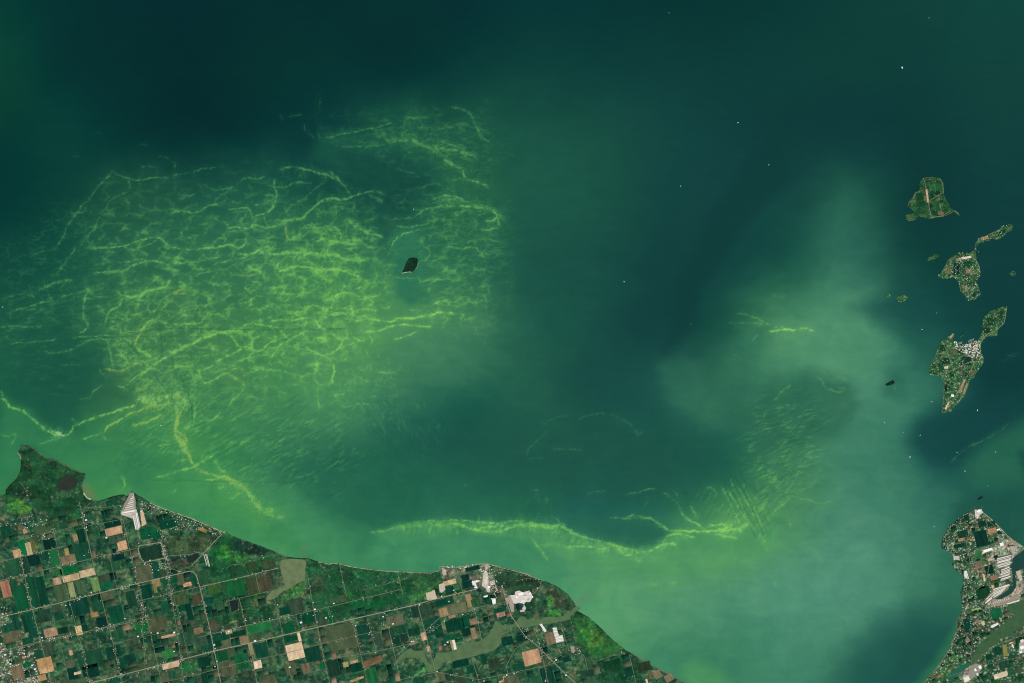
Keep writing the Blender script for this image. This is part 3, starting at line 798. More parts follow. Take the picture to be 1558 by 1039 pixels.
LREG = [                                                        # marsh, scrub and town ground
 patch((27,72,44), 2, .9, '9,744 32,683 40,676 68,696 131,721 124,738 135,765 120,772 90,778 60,780 45,760 30,752 15,755'),
 patch((64,112,62), 2, .7, '450,430 470,380 500,390 520,400 480,425', *Q1), patch((62,110,70), 2.5, .6, '370,470 430,460 420,530 520,540 600,500 600,560 500,590 400,560', *Q1),
 patch((70,80,50), 2, .6, '190,330 250,335 240,360 200,360', *Q1),
 patch((30,60,42), 2, .7, '60,510 140,450 200,480 220,560 100,560', *Q1),
 patch((92,158,52), 1.0, .75, '45,570 70,575 100,640 120,600 180,600 190,625 130,650 90,640 70,650', *Q1), patch((92,158,52), 1.0, .7, '140,670 200,650 240,655 230,690 180,700 150,725', *Q1), patch((60,120,50), 2, .6, '45,570 180,600 240,650 150,720 60,700', *Q1),
 patch((24,74,44), 3, .7, '250,650 620,650 640,800 400,830 380,720', *Q1),
 patch((20,46,38), 1.6, .9, '730,385 870,430 1020,490 960,520 860,525 760,490 700,430', *Q3), patch((24,80,44), 3, .9, '660,360 740,390 740,500 880,540 1039,500 1039,640 690,700 560,680 540,500', *Q3),
 patch((52,128,52), 3, .75, '600,480 680,440 740,510 840,540 800,580 700,570 620,550', *Q3),
 patch((66,80,54), 2, .85, '220,420 350,370 520,350 610,385 520,490 400,515 230,530', *Q3), patch((66,68,54), 2, .85, '250,560 330,530 400,580 390,630 290,640 250,610', *Q3),
 patch((26,76,46), 4, .7, '500,640 1039,560 1039,1039 540,1039', *Q3), patch((78,76,58), 3, .5, '900,660 1039,620 1039,780 930,800', *Q3),
 patch((96,104,68), 3, .75, '860,420 1039,340 1039,440 960,450 880,470', *Q4),
 patch((28,80,48), 3, .85, '260,110 340,110 500,130 600,155 900,190 1039,200 1039,420 330,600 290,440', *Q5), patch((66,76,56), 4, .6, '290,230 380,210 400,330 330,370 290,330', *Q5),
 patch((50,118,52), 2.5, .7, '550,350 600,350 600,400 560,400', *Q5), patch((46,110,54), 2.5, .6, '740,320 830,310 800,370 750,380', *Q5), patch((66,132,54), 3, .6, '170,300 240,270 250,330 160,400 30,420 100,350', *Q5),
 patch((34,84,48), 3, .8, '0,210 230,210 240,280 60,400 0,420', *Q6), patch((76,122,54), 3, .65, '0,400 60,370 120,330 230,260 240,300 180,350 0,430', *Q6),
 patch((58,66,48), 3, .85, '0,300 100,350 170,430 180,470 100,480 40,440 0,380', *Q7), patch((62,142,58), 1.4, .85, '0,370 50,380 65,430 0,470', *Q7), patch((62,142,58), 1.4, .85, '0,490 60,475 120,500 100,525 0,530', *Q7),
 patch((34,62,42), 3, .8, '640,180 780,190 1039,270 1000,290 940,440 850,420 740,320 650,300', *Q6),
 patch((36,92,44), 3, .85, '200,500 340,560 560,760 600,800 380,860 260,780 210,700', *Q7), patch((62,124,48), 2, .75, '240,600 310,640 320,680 270,680', *Q7), patch((72,116,48), 3, .7, '330,640 400,640 440,740 380,780 300,770', *Q7),
 patch((24,74,46), 4, .8, '380,860 620,810 680,900 690,1039 400,1039', *Q7),
 patch((92,92,70), 5, .5, '300,600 640,640 660,860 340,900', *Q5), patch((70,88,62), 8, .4, '0,560 1039,560 1039,1039 0,1039', *Q4),
 patch((104,110,84), 4, .45, '0,930 20,955 60,970 50,1010 60,1060 0,1060'), patch((128,126,100), 3, .4, '140,960 280,950 300,1039 130,1039', *Q2),
 patch((90,84,66), 3, .6, '0,640 180,650 170,740 0,740', *Q2),
 patch((150,138,120), 2, .55, '230,160 390,155 560,140 600,140 640,220 620,340 560,340 420,260 230,240', *Q6), patch((128,104,84), 2, .7, '650,310 720,320 740,380 700,430 650,420', *Q6),
 # peninsula
 patch((60,88,60), 6, .7, '1430,775 1500,765 1600,840 1600,1100 1380,1100'), patch((30,66,44), 2.5, .8, '340,180 480,160 520,240 480,330 420,380 340,420 240,440 230,380 300,260', *P1),
 patch((58,84,56), 4, .5, '230,280 340,280 330,520 210,480', *P1), patch((30,78,50), 3, .6, '440,430 640,480 620,640 460,640 420,520', *P1),
 patch((186,174,156), 2.5, .65, '760,380 900,390 1039,440 1039,560 900,640 920,780 800,780 740,640 700,560', *P1), patch((120,104,86), 3, .6, '500,620 640,620 640,780 520,760', *P1),
 patch((30,70,48), 3, .7, '430,60 560,60 700,60 700,230 500,240 420,300', *P2), patch((30,66,48), 3, .8, '300,620 450,380 540,380 560,640 400,760 300,720', *P2),
 patch((44,98,52), 2.5, .7, '300,720 500,760 500,840 200,1039 60,1039', *P2), patch((34,74,50), 4, .8, '560,880 800,640 1039,560 1039,1039 560,1039', *P2), patch((20,60,42), 2, .8, '960,600 1039,600 1039,800 960,780', *P2),
 patch((170,158,140), 2, .7, '960,30 1039,20 1039,190 900,250 640,290 700,230 860,180', *P2), patch((160,150,134), 2, .7, '440,860 620,850 620,960 440,1039 380,960', *P2),
]
POND = [                                                        # name, colour, outline, label
 ('pond', (44,54,46), '430,510 450,450 475,430 520,405 555,415 582,440 592,480 550,522 500,535 450,525', Q1),
 ('bay', (106,122,86), '55,110 90,95 160,97 252,104 245,150 242,255 200,272 150,300 110,330 60,350 10,400 -60,410 -40,360 30,330 90,310 70,230 50,170', Q5),
 ('river', (86,112,76), '1262,455 1300,465 1290,480 1250,505 1195,560 1130,580 1080,585 1039,592 950,600 880,622 855,622 810,602 720,640 692,690 694,745 640,790 560,820 430,850 350,870 250,880 232,920 200,952 125,962 118,905 80,850 20,845 -50,850 -120,920 -130,900 -60,810 0,772 30,798 110,792 120,850 150,900 175,880 188,852 200,800 290,812 350,780 400,740 460,732 540,722 615,650 640,590 650,560 700,600 745,598 800,590 830,535 872,532 900,568 960,562 1039,535 1130,540 1190,520', Q6),
 ('reservoir', (10,40,46), '800,440 830,435 835,490 812,492', Q6), ('pond', (24,84,70), '845,445 870,440 865,470 845,470', Q6), ('pond', (10,44,52), '500,318 540,330 548,355 515,345', Q6),
 ('creek', (96,112,80), '30,540 0,560 -20,640 -60,700 -64,690 -30,630 -16,545', (740, 880, 5)),
 ('pond', (28,46,40), '385,530 480,505 470,540 410,590 385,570', Q3), ('pond', (24,42,36), '700,875 770,860 782,915 765,940 722,962 705,920', Q3),
 ('pond', (30,48,40), '60,470 130,440 180,450 200,540 110,575 40,560', (208, 740, 5.0)) if False else ('pond', (26,38,36), '258,565 300,545 330,548 300,560 270,575', Q3),
 ('pond', (70,160,70), '25,985 90,945 100,915 120,945 70,965 45,988', Q6),
 ('harbour', (20,66,58), '1620,818 1560,834 1551,842 1541,848 1540,856 1539,868 1541,880 1540,890 1530,897 1517,905 1510,912 1509,918 1522,912 1537,905 1547,893 1545,884 1545,870 1551,867 1558,862 1620,845', (0, 0, 1)),
 ('river', (58,92,60), '1477.5,1008.7 1480.6,996.6 1485,986 1494,975 1505,967.7 1517,960 1521.7,952.5 1532,946 1540,938 1546,934 1542,931 1532,928 1530.8,922 1544.5,917.5 1558,911 1640,895 1640,925 1558,952 1543,960 1534,967.7 1521.7,972 1518.6,978 1506,986 1494,996.6 1486.7,1007 1481,1010', (0, 0, 1)),
 ('pond', (26,96,72), '1440,1032 1452,1018 1466,1010 1477,1008 1478,1013 1468,1018 1455,1028 1446,1038', (0, 0, 1)),
 ('pond', (10,40,42), '570,640 595,645 590,665', P1),
]
PONDPOLY = [(n, c, S(t, *q)) for n, c, t, q in POND]
def land_rgb(X, Y, island=0):
    n1 = fbm(X / 26, Y / 20, 301, 3); n2 = fbm(X / 7, Y / 5, 311, 3, .6); n3 = fbm(X / 2.6, Y / 2.2, 321, 2, .7)
    A = np.array([24., 68., 50.]); B = np.array([74., 104., 70.]); M = np.array([112., 104., 84.]); L = np.array([232., 222., 200.])
    if island == 3: A = np.array([14., 44., 34.]); B = np.array([26., 60., 42.]); M = B; L = np.array([60., 80., 60.])
    t = np.clip(.45 + 1.0 * n2 + .5 * n1, 0, 1)[:, None]; C = A * (1 - t) + B * t
    t = sstep(.05, .55, n1 * .7 + fbm(X / 9, Y / 7, 331, 2) * .7)[:, None] * .62; C = C * (1 - t) + M * t
    if island == 1: C = C * np.array([.88, 1.0, .9])
    if island == 2: C = C * np.array([.9, 1.06, .92])
    town = np.where((X > 1425) & (Y > 765) | (Y > 960) & (X < 62) | (island == 2), 1., 0.) * (island != 3)
    for col, soft, st, P in LREG:
        px = [p[0] for p in P]; py = [p[1] for p in P]
        m = (X > min(px) - 14) & (X < max(px) + 14) & (Y > min(py) - 14) & (Y < max(py) + 14)
        if not m.any(): continue
        x, y = X[m] + 3 * n2[m], Y[m] + 3 * pn(X[m] / 6, Y[m] / 6, 341)
        a = (np.clip(st * sstep(-soft, soft, poly_sd(x, y, P)) * (.86 + .75 * n2[m] + .5 * n3[m]), 0, 1))[:, None]; C[m] = C[m] * (1 - a) + np.array(col, float) * a
    g = np.stack([.34 * n3 + .30 * n2 + .2 * pn(X / 4, Y / 3.5, 345), .30 * n3 + .2 * n2 + .12 * n1, .3 * n3 + .22 * n2], -1); C = C * (1 + g)
    uu = X * .9724 - Y * .2334; vv = X * .2334 + Y * .9724                # strips and small plots follow the survey grid
    pick = _hash(np.floor(uu / 27), np.floor(vv / 27), 361) / 4294967296.0 > .5
    ns = np.where(pick, pn(uu / 1.5, vv / 11, 363), pn(uu / 12, vv / 1.5, 365)); w = 10 + 7 * pick
    tint = _hash(np.floor(uu / w), np.floor(vv / (27 - w)), 367) / 4294967296.0 - .5; hue = _hash(np.floor(uu / w), np.floor(vv / (27 - w)), 369) / 4294967296.0 - .5
    k = .45 if island else 1.; C = C * (1 + k * (.20 * ns[:, None] + np.array([.42, .34, .34]) * tint[:, None] + np.array([.30, -.04, .04]) * hue[:, None]))
    s = (sstep(.34 - .22 * town, .66 - .1 * town, fbm(X / 1.9, Y / 1.9, 351, 2)) * (.36 + .44 * town * (.55 if island else 1)))[:, None]; C = C * (1 - s) + L * s
    return np.clip(C, 4, 255)
def densify(P, step):
    out = []
    for (x0, y0), (x1, y1) in zip(P, P[1:] + [P[0]]):
        inf = -60 < x0 < 1640 and 600 < y0 < 1130 or x0 > 1300 and y0 < 700
        n = max(1, int(math.hypot(x1 - x0, y1 - y0) / step)) if inf and abs(x1 - x0) < 200 and abs(y1 - y0) < 200 else 1
        for k in range(n):
            t = k / n; x, y = x0 + (x1 - x0) * t, y0 + (y1 - y0) * t
            j = (.35 if y0 > 700 else .6) if n > 1 or inf else 0
            out.append((x + random.uniform(-j, j), y + random.uniform(-j, j)))
    return out
LANDTOP = 4.0
def build_land(name, P, island, **kw):
    P = densify(P, 1.6 if not island else 1.0); st = 2.0 if not island else 1.1
    x0, x1 = max(-60, min(p[0] for p in P)), min(1640, max(p[0] for p in P)); y0, y1 = min(p[1] for p in P), min(1130, max(p[1] for p in P))
    gx, gy = np.meshgrid(np.arange(x0 + st / 2, x1, st), np.arange(y0 + st / 2, y1, st)); gx = gx.ravel() + rng.uniform(-.4, .4, gx.size) * st; gy = gy.ravel() + rng.uniform(-.4, .4, gy.size) * st
    
    if not island:                                               # coarser country beyond the view, to the end of the land
        for a0, a1, b0, b1, q in ((-60, 1640, 1131, 1290, 5), (-300, -62, 740, 1290, 8), (1642, 1900, 900, 1290, 8), (-700, 2300, 1294, 1800, 22), (-1780, -720, 780, 1800, 60), (-1780, 2380, 1840, 3180, 60)):
            ax, ay = np.meshgrid(np.arange(a0, a1, q), np.arange(b0, b1, q)); gx = np.concatenate([gx, ax.ravel() + rng.uniform(-.3, .3, ax.size) * q]); gy = np.concatenate([gy, ay.ravel() + rng.uniform(-.3, .3, ax.size) * q])
    sd = poly_sd(gx, gy, P); m = sd > st * .5; gx, gy, sd = gx[m], gy[m], sd[m]; nb = len(P)
    pts = [Vector(p) for p in P] + [Vector(p) for p in zip(gx, gy)]
    v, e, f, ov, oe, of = delaunay_2d_cdt(pts, [(i, (i + 1) % nb) for i in range(nb)], [], 1, 1e-5)
    X = np.array([p.x for p in v]); Y = np.array([p.y for p in v]); D = np.full(len(X), 1.0); D[[i for i, o in enumerate(ov) if any(k < nb for k in o)]] = 0
    Z = np.where(D > 0, LANDTOP + .3 * pn(X / 9, Y / 9, 61), 1.2)
    C = land_rgb(X, Y, island)
    F = np.array([t if (X[t[1]] - X[t[0]]) * (Y[t[2]] - Y[t[0]]) - (Y[t[1]] - Y[t[0]]) * (X[t[2]] - X[t[0]]) < 0 else t[::-1] for t in f if len(t) == 3], np.int32)
    bi = np.array([i for i in range(len(X)) if D[i] == 0])       # skirt below the waterline
    emap = {int(b): len(X) + k for k, b in enumerate(bi)}
    V = np.stack([WX(X), WY(Y), Z], -1); V2 = V[bi].copy(); V2[:, 2] = -8
    sk = []
    from collections import Counter
    cnt = Counter(); dirn = {}
    for t in F:
        for a, b in ((t[0], t[1]), (t[1], t[2]), (t[2], t[0])): k = (min(a, b), max(a, b)); cnt[k] += 1; dirn[k] = (a, b)
    for k, c in cnt.items():
        if c == 1 and D[k[0]] == 0 and D[k[1]] == 0:
            a, b = int(dirn[k][0]), int(dirn[k][1]); sk += [(b, a, emap[a]), (b, emap[a], emap[b])]
    V = np.concatenate([V, V2]); C = np.concatenate([C, C[bi]]); F = np.concatenate([F, np.array(sk, np.int32)]) if sk else F
    me = mesh_np(name, V, F, M_LAND, albedo(C)); o = obj(name, me, kind='structure', **kw); return o
M_LAND = mat_attr('mixed_land', .95, .02, .32, 42.)
mainland = build_land('mainland', MAIN, 0, label='farmed mainland shore along the bottom of the view')
islands = [build_land('island', P, {'middle': 2, 'south': 2, 'w1': 2, 'w2': 2, 'east': 2, 'green': 3, 'sister': 3, 'mouse': 3}.get(nm, 1), label=lab) for nm, lab, P in ISL]
ISLP = [P for _, _, P in ISL]
# ---------------------------------------------------------------- inland water
def poly_mesh(name, P, z, m, th=0):
    n = len(P); f = delaunay_2d_cdt([Vector(p) for p in P], [(i, (i + 1) % n) for i in range(n)], [], 1, 1e-5)
    V = [(WX(p.x), WY(p.y), z) for p in f[0]]
    F = [t if (V[t[1]][0] - V[t[0]][0]) * (V[t[2]][1] - V[t[0]][1]) - (V[t[1]][1] - V[t[0]][1]) * (V[t[2]][0] - V[t[0]][0]) > 0 else t[::-1] for t in f[2]]
    me = bpy.data.meshes.new(name); b = len(V)
    if th: F = list(F) + [[i, (i + 1) % n, (i + 1) % n + b, i + b] for i in range(n)]; V = V + [(x, y, z - th) for x, y, _ in V]
    me.from_pydata(V, [], F); me.materials.append(m); return me
for k, (n, c, P) in enumerate(PONDPOLY):
    P = smooth_line(P + [P[0]], 1)[:-1]; P = [(x + .5 * random.uniform(-1, 1), y + .5 * random.uniform(-1, 1)) for x, y in P]
    obj(n, poly_mesh(n, P, 5.2 + .12 * k, mat('inland_water_%s' % '_'.join(map(str, c)), c, .4, .22, 260., .1)), kind='structure')
# ---------------------------------------------------------------- roads
ROADS = []
def R(w, txt, *a): ROADS.append((w, S(txt, *a)))
A1 = math.radians(13.5); CA, SA = math.cos(A1), math.sin(A1)
def uv(u, v): return (u * CA + v * SA, -u * SA + v * CA)
def to_uv(x, y): return (x * CA - y * SA, x * SA + y * CA)
def clipland(P):                                                # keep the run of points on dry mainland
    Q = []
    for (x0, y0), (x1, y1) in zip(P[:-1], P[1:]):
        n = max(1, int(math.hypot(x1 - x0, y1 - y0) / 4)); Q += [(x0 + (x1 - x0) * k / n, y0 + (y1 - y0) * k / n) for k in range(n)]
    Q.append(P[-1]); X = np.array([q[0] for q in Q]); Y = np.array([q[1] for q in Q]); ok = poly_sd(X, Y, MAIN) > 1.2
    return [q for q, o in zip(Q, ok) if o]
R(1.15, '-20,917 0,912 208,888 288,869 296,872 301,881 304,893 336,1039 342,1062') if False else None
R(1.2, '-30,919 100,889 208,864 208,888', ) if False else None
R(1.15, '-20,944 0,939 104,914 208,888 288,869 294,870 299,876 304,893')
R(.95, '304,893 320,960 336,1039 341,1062'); R(.95, '304,893 360,880 416,866 424,864')
R(.8, '-20,888 0,883 100,859 208,834'); R(.7, '0,855 100,830'); R(.75, '208,915 250,905 302,893')
R(1.25, '-30,1085 100,1049 208,1021 324,991 416,970 484,954 540,941 624,922 664,911 704,901 726,896')
R(.8, '-20,1000 0,991 60,976 100,967 208,945'); R(.85, '208,945 258,935') if False else None
R(.8, '324,964 376,951 416,943 514,920 608,897'); R(.55, '416,942 300,970')
R(.9, '624,979 636,969 648,959 670,939 722,925 772,916'); R(.5, '600,998 648,964 700,932 772,918'); R(.75, '500,1002 560,994 600,985 624,979')
R(1.0, '766,898 770,915 778,937 790,955 800,969 816,981 832,997 860,1025 885,1048')
R(.75, '770,1013 784,987 804,976 812,974'); R(.75, '600,1036 664,1023 772,1025 832,1012 858,1006') if False else R(.75, '600,1036 664,1022 728,1034') 
R(.75, '728,1034 772,1025 832,1012 858,1005'); R(.8, '770,1013 776,1039 780,1060'); R(.8, '812,955 822,985 830,1020 836,1050')
R(.85, '636,922 646,959 653,987 660,1011 668,1045'); R(.8, '722,929 728,950 733,975'); R(.7, '718,1003 728,1034 732,1050'); R(.7, '699,885 706,905 722,929')
R(.8, '468,875 476,921 484,959 494,1008 502,1040'); R(.8, '517,860 527,907'); R(.7, '605,871 613,905'); R(.7, '536,943 551,1005 560,1045'); R(.7, '586,933 598,985 608,1030'); R(.65, '416,905 426,945 436,1000 446,1045')
R(.6, '558,938 565,965 573,990'); R(.8, '364,911 376,960 384,1000 392,1045'); R(.7, '248,831 256,880 268,950 280,1040 283,1060') ; R(.55, '208,905 215,920 222,1035')
for u, v0, v1, w in ((-168, 820, 1090, .9), (-110, 800, 1090, .65), (-62, 770, 1090, .75), (-3, 810, 1090, .65), (-140, 930, 1090, .45), (-35, 860, 1000, .45), (45, 930, 1090, .5), (141, 1010, 1090, .6)):
    R(w, ' '.join('%.1f,%.1f' % uv(u + .8 * math.sin(v / 30), v) for v in range(v0, v1, 20)))
for v, u0, u1, w in ((805, -160, -20, .5), (965, -200, 20, .6), (1041, -250, -60, .5), (1067, -250, 340, .6), (993, -60, 50, .4), (940, 100, 130, .3)):
    R(w, ' '.join('%.1f,%.1f' % uv(u, v + .8 * math.sin(u / 25)) for u in range(u0, u1, 20)))
R(1.1, '210,831 213,830 245,825 251,850 254,848 251,849 218,856 215,851 210,835 212,831'); R(.9, '245,825 250,835 260,872'); R(1.0, '341,810 332,818 310,841 304,848 292,860'); R(.8, '254,846 290,843 302,840 306,842'); R(.7, '260,865 270,868 285,863 290,866')
R(.75, '308,795 332,817'); R(.7, '140,762 130,772 126,780 128,795 134,820 140,848'); R(.6, '128,772 160,772 190,768 193,776'); R(.6, '134,800 190,789'); R(.6, '186,775 184,790 187,815')
R(.5, '29,732 40,745 44,762'); R(.6, '344,865 350,860 366,858 372,863'); R(.5, '366,858 416,843'); R(.5, '348,913 352,932 362,928 364,912'); R(.7, '348,914 416,898'); R(.7, '388,871 395,902')
R(.6, '484,854 490,862 496,869 502,868'); R(.5, '506,944 500,925 500,921'); R(.5, '416,942 444,936 450,935 453,951 463,955 484,951')
R(.6, '550,898 620,880'); R(.5, '750,892 760,892 772,905 776,916'); R(.6, '784,884 800,880 826,878') ; R(.9, '826,884 820,895 812,903'); R(.5, '866,938 872,955 876,975'); R(.6, '853,945 858,965 866,990'); R(.65, '874,984 890,1000 894,1020'); R(.6, '957,995 962,1015 968,1040'); R(.5, '905,1006 952,992')
# peninsula and island lanes
R(.7, '1406,1042 1424,1020 1440,996 1450,976 1458,958 1466,940 1470,920 1470,900 1472,880 1476,860 1474,842 1470,825 1476,805 1484,790 1487,778'); R(.6, '1474,842 1500,832 1530,820 1545,824'); R(.7, '1476,905 1500,885 1505,862 1500,840'); R(.6, '1487,780 1504,792 1520,806 1534,818')
R(.8, '1483,1008 1496,996 1512,984 1530,975 1560,966 1600,955'); R(.6, '1477,955 1479,975 1478,1008 1484,1020 1500,1045'); R(.55, '1440,1030 1470,1020 1520,1006 1600,990')
ilane = [(.5, S('485,195 505,320 530,440', *T1)), (.45, S('590,250 620,430', *T1)), (.4, S('465,115 480,160 485,195', *T1)), (.45, S('600,118 625,160 630,240 590,255 520,300', *T1)), (.4, S('380,285 400,238 470,210', *T1)), (.4, S('525,440 620,430 690,385', *T1)), (.45, S('890,770 930,850 935,900', *T1)), (.5, S('740,0 760,80 790,120', *T2)), (.45, S('1045,190 1030,300 980,350 900,390 860,430', *T2)),
         (.5, S('850,440 780,520 700,560 600,640 590,700', *T2)), (.5, S('780,520 800,620 740,720 700,780 640,900 580,975', *T2)), (.45, S('520,700 640,660 760,600 860,590', *T2)), (.4, S('560,440 600,520 640,640 660,720', *T2))]
def ribbon(name, P, w, z, m, jit=.0, parent=None, **kw):
    V = []; F = []; n = len(P)
    for i, (x, y) in enumerate(P):
        a, b = P[max(0, i - 1)], P[min(n - 1, i + 1)]; dx, dy = b[0] - a[0], b[1] - a[1]; L = math.hypot(dx, dy) or 1; h = w / 2 * (1 + random.uniform(-jit, jit))
        nx, ny = -dy / L * h, dx / L * h; V += [(WX(x + nx), WY(y + ny), z), (WX(x - nx), WY(y - ny), z), (WX(x + nx), WY(y + ny), z - 2), (WX(x - nx), WY(y - ny), z - 2)]
        if i: k = 4 * i; F += [(k - 4, k - 3, k + 1, k), (k - 2, k - 4, k, k + 2), (k - 3, k - 1, k + 3, k + 1)]
    me = bpy.data.meshes.new(name); me.from_pydata(V, [], F); me.materials.append(m); return obj(name, me, parent, **kw)
M_ROAD = mat('road', (124,130,104), .9, .35, 30.); M_ROAD2 = mat('highway', (158,154,128), .9, .3, 30.)
ROADLINES = []
for k, (w, P) in enumerate(ROADS):
    Q = clipland(P)
    if len(Q) < 2: continue
    ROADLINES.append((w, Q)); ribbon('road', Q, w * .88, 9 + .06 * k, M_ROAD2 if w > .9 else M_ROAD, .18, kind='structure')
for k, (w, P) in enumerate(ilane): ROADLINES.append((w * .9, P)); ribbon('lane', P, w, 7 + .06 * k, M_ROAD2, .2, kind='structure')
# beaches and dikes along the shore
def shore(P, w, rgb, z=3.2): ribbon('beach', densify(P, 1.2)[:-int(math.hypot(P[0][0] - P[-1][0], P[0][1] - P[-1][1]) / 1.2 + 1)] if False else [q for a, b in zip(P[:-1], P[1:]) for q in ((a[0] + (b[0] - a[0]) * t + random.uniform(-.15, .15), a[1] + (b[1] - a[1]) * t + random.uniform(-.15, .15)) for t in (0, .25, .5, .75))], w, z, mat('shore_%s' % '_'.join(map(str, rgb)), rgb, .9, .35, 40.), .45, kind='structure')
def seg(P, x0, x1, dy=.8): return [(x, y + dy) for x, y in P if x0 <= x <= x1]
CO = MAIN[:90]
shore(seg(MAIN[35:80], 200, 345), 1.3, (168,165,128)); shore(seg(MAIN[45:90], 344, 440), .8, (112,104,80)); shore(seg(MAIN[50:90], 466, 520), 1.3, (170,156,128)); shore(seg(MAIN[50:90], 516, 672), 1.0, (165,160,125)); shore(seg(MAIN[60:100], 669, 830), 1.2, (165,150,125))
shore(seg(MAIN[75:110], 830, 876), .8, (120,112,88)); shore(seg(MAIN[80:115], 877, 1041), 1.0, (124,104,82)); shore(S('26,687 31,694 32,700'), 1.6, (150,130,105)); shore(S('127,750 132,757 140,761'), 1.6, (205,180,155)); shore(S('33,677 48,681 58,688 68,696 94,705 112,715 130,722'), .7, (112,116,76)); shore(S('126,740 128,750 133,757'), 2.2, (120,106,76), 2.6)
shore(S('1497,781 1506,788 1516,797.5 1526,808 1534,816 1543,823 1550.5,828'), 1.1, (165,160,120)); shore(S('1406,1040 1412,1031 1423,1019 1433.5,1004 1444,989 1449,975 1456,960 1456,945 1462,936'), .9, (130,126,100))
for P in ISLP[:3]:
    for a in range(0, len(P) - 4, 7): shore(P[a:a + random.randint(3, 5)], .45, (116,122,88), 5.2)
shore(S('720,385 772,420', *T1), .9, (138,136,104)); shore(S('1488,363 1498,360 1517.6,351 1534,343'), .9, (140,124,98)); shore(S('445,142 470,137 498,134 512,142', 500, 380, 4), .8, (196,186,160)); shore(S('546,70 541,98 524,124', 500, 380, 4), .6, (130,150,110))
# ---------------------------------------------------------------- fields
PONDS = [p for _, _, p in PONDPOLY]
NOFIELD = [S('-60,730 40,670 135,700 190,750 140,770 128,778 60,786 -60,800'), S('180,745 215,752 214,800 184,800'), S('300,795 345,805 420,838 470,848 466,900 420,915 372,870 330,866 300,842 290,860 250,864 250,815'),
           S('466,845 620,868 624,915 560,926 520,895 470,900'), S('624,868 672,868 665,900 624,918'), S('668,858 770,862 830,880 880,925 800,940 765,900 680,905'), S('830,900 880,920 960,990 900,1000 866,960')]
PEN = S('1400,760 1620,760 1620,1120 1360,1120')
def inside(P, x, y):
    c = False
    for (x0, y0), (x1, y1) in zip(P, P[1:] + [P[0]]):
        if (y0 > y) != (y1 > y) and x < (x1 - x0) * (y - y0) / (y1 - y0) + x0: c = not c
    return c
SPEC = []                                                       # the fields one can tell apart: x, y, width, height, colour
def F_(q, txt):
    for ln in txt.split('\n'):
        if ln.strip():
            v = [float(a) for a in ln.replace(',', ' ').split()]; SPEC.append((q[0] + v[0] / q[2], q[1] + v[1] / q[2], v[2], v[3], tuple(v[4:7]), v[7] if len(v) > 7 else 13.5))
F_(Q1, '''175 970 13 23 14 100 56
220 975 8.5 20 188 166 125
130 1010 12 12 192 150 112
252 950 7 18 95 98 58
865 840 26 11.5 198 158 124
855 780 25 11 10 54 42
930 950 14.5 14 202 156 120
575 890 8 10 150 126 96
510 1005 6.5 14 160 142 92
190 840 6 7 172 132 106
45 840 16 16 18 68 48
620 880 12 22 12 58 42
150 815 5 6 120 100 76
283 820 4 7 130 104 84''')
F_(Q2, '''525 180 28 11 12 96 52
665 203 24 11 196 172 138
540 240 26 10 186 156 120
435 265 12 11 178 146 116
545 330 9 23 142 146 98
725 290 12 22 102 132 78
620 310 15 19 64 92 62
45 325 14 26 160 114 90
320 340 13 44 12 62 46
250 350 13 46 20 78 52
160 400 20 40 18 82 52
90 300 14 18 26 74 50
595 460 32 26 14 62 48
890 520 22 28 16 78 54
600 640 9.5 14 224 194 142
645 625 8 11 12 60 44
385 655 20 13 166 134 106
200 590 10 26 14 60 44
240 600 14 40 16 70 50
340 890 23 17 186 142 98
355 945 22 7 206 166 122
320 1000 13 9 182 142 102
690 860 38 26 30 76 52
690 950 25 20 12 54 42
865 805 23 17 14 62 48
915 900 13 17 16 70 48
810 300 17 11 14 84 56
480 640 15 9 14 52 38
720 520 11 7 168 128 82
540 810 5.5 8 172 146 106
180 845 5 4 170 130 100
900 75 18 13 10 50 44
90 690 28 16 92 90 68
590 965 11 4 210 180 150
340 530 20 18 34 66 50
440 200 12 9 40 96 52
210 900 14 8 16 96 58
120 480 12 10 16 66 48
1000 400 14 24 26 70 50''')
F_(Q3, '''235 290 24 11 12 70 50
85 355 24 17 14 84 54
155 370 10 12 12 76 50
110 505 33 21 30 62 46
250 720 23 9 16 84 52
385 745 13 6 196 146 112
150 735 12 11 150 128 90
140 775 5 14 120 120 70
75 800 17 21 14 66 50
505 690 13 21 38 80 54
430 700 8 16 18 70 50
545 868 12 9 14 76 60
545 930 12 7 10 58 46
970 740 22 23 72 72 54
880 755 16 25 62 74 48
750 770 28 26 24 88 48
460 860 14 16 74 74 56
320 860 24 16 62 82 52
500 330 14 5 150 124 76 -20
520 560 20 8 18 80 50
1000 590 22 14 58 80 52
880 610 18 14 48 76 48
760 630 17 14 34 76 46
590 770 18 18 56 92 50''')
F_(Q4, '''260 905 27 8.5 214 180 146
920 900 12.5 12 226 196 168
870 780 6.5 18 150 142 108
240 683 22 4 176 146 112
40 620 18 14 24 100 50
930 620 40 13 34 108 58
240 820 18 13 44 110 56
380 920 24 13 30 98 52
510 880 18 15 14 60 44
640 840 22 15 22 76 48
780 880 26 22 20 84 50
950 790 20 22 18 68 50
580 600 13 15 78 78 60
735 575 12 2.5 122 146 72
400 500 9 26 8 50 42
345 470 11 9 12 68 46
160 590 26 20 80 86 62
380 700 18 20 46 82 58
490 720 20 20 50 76 58
700 650 10 7 170 150 110
770 665 24 8 18 62 44
90 700 26 12 20 66 46
80 920 26 16 60 84 58
290 545 12 7 22 82 50
620 740 10 10 14 64 44
470 640 14 9 130 110 84
700 930 24 22 84 90 66''')
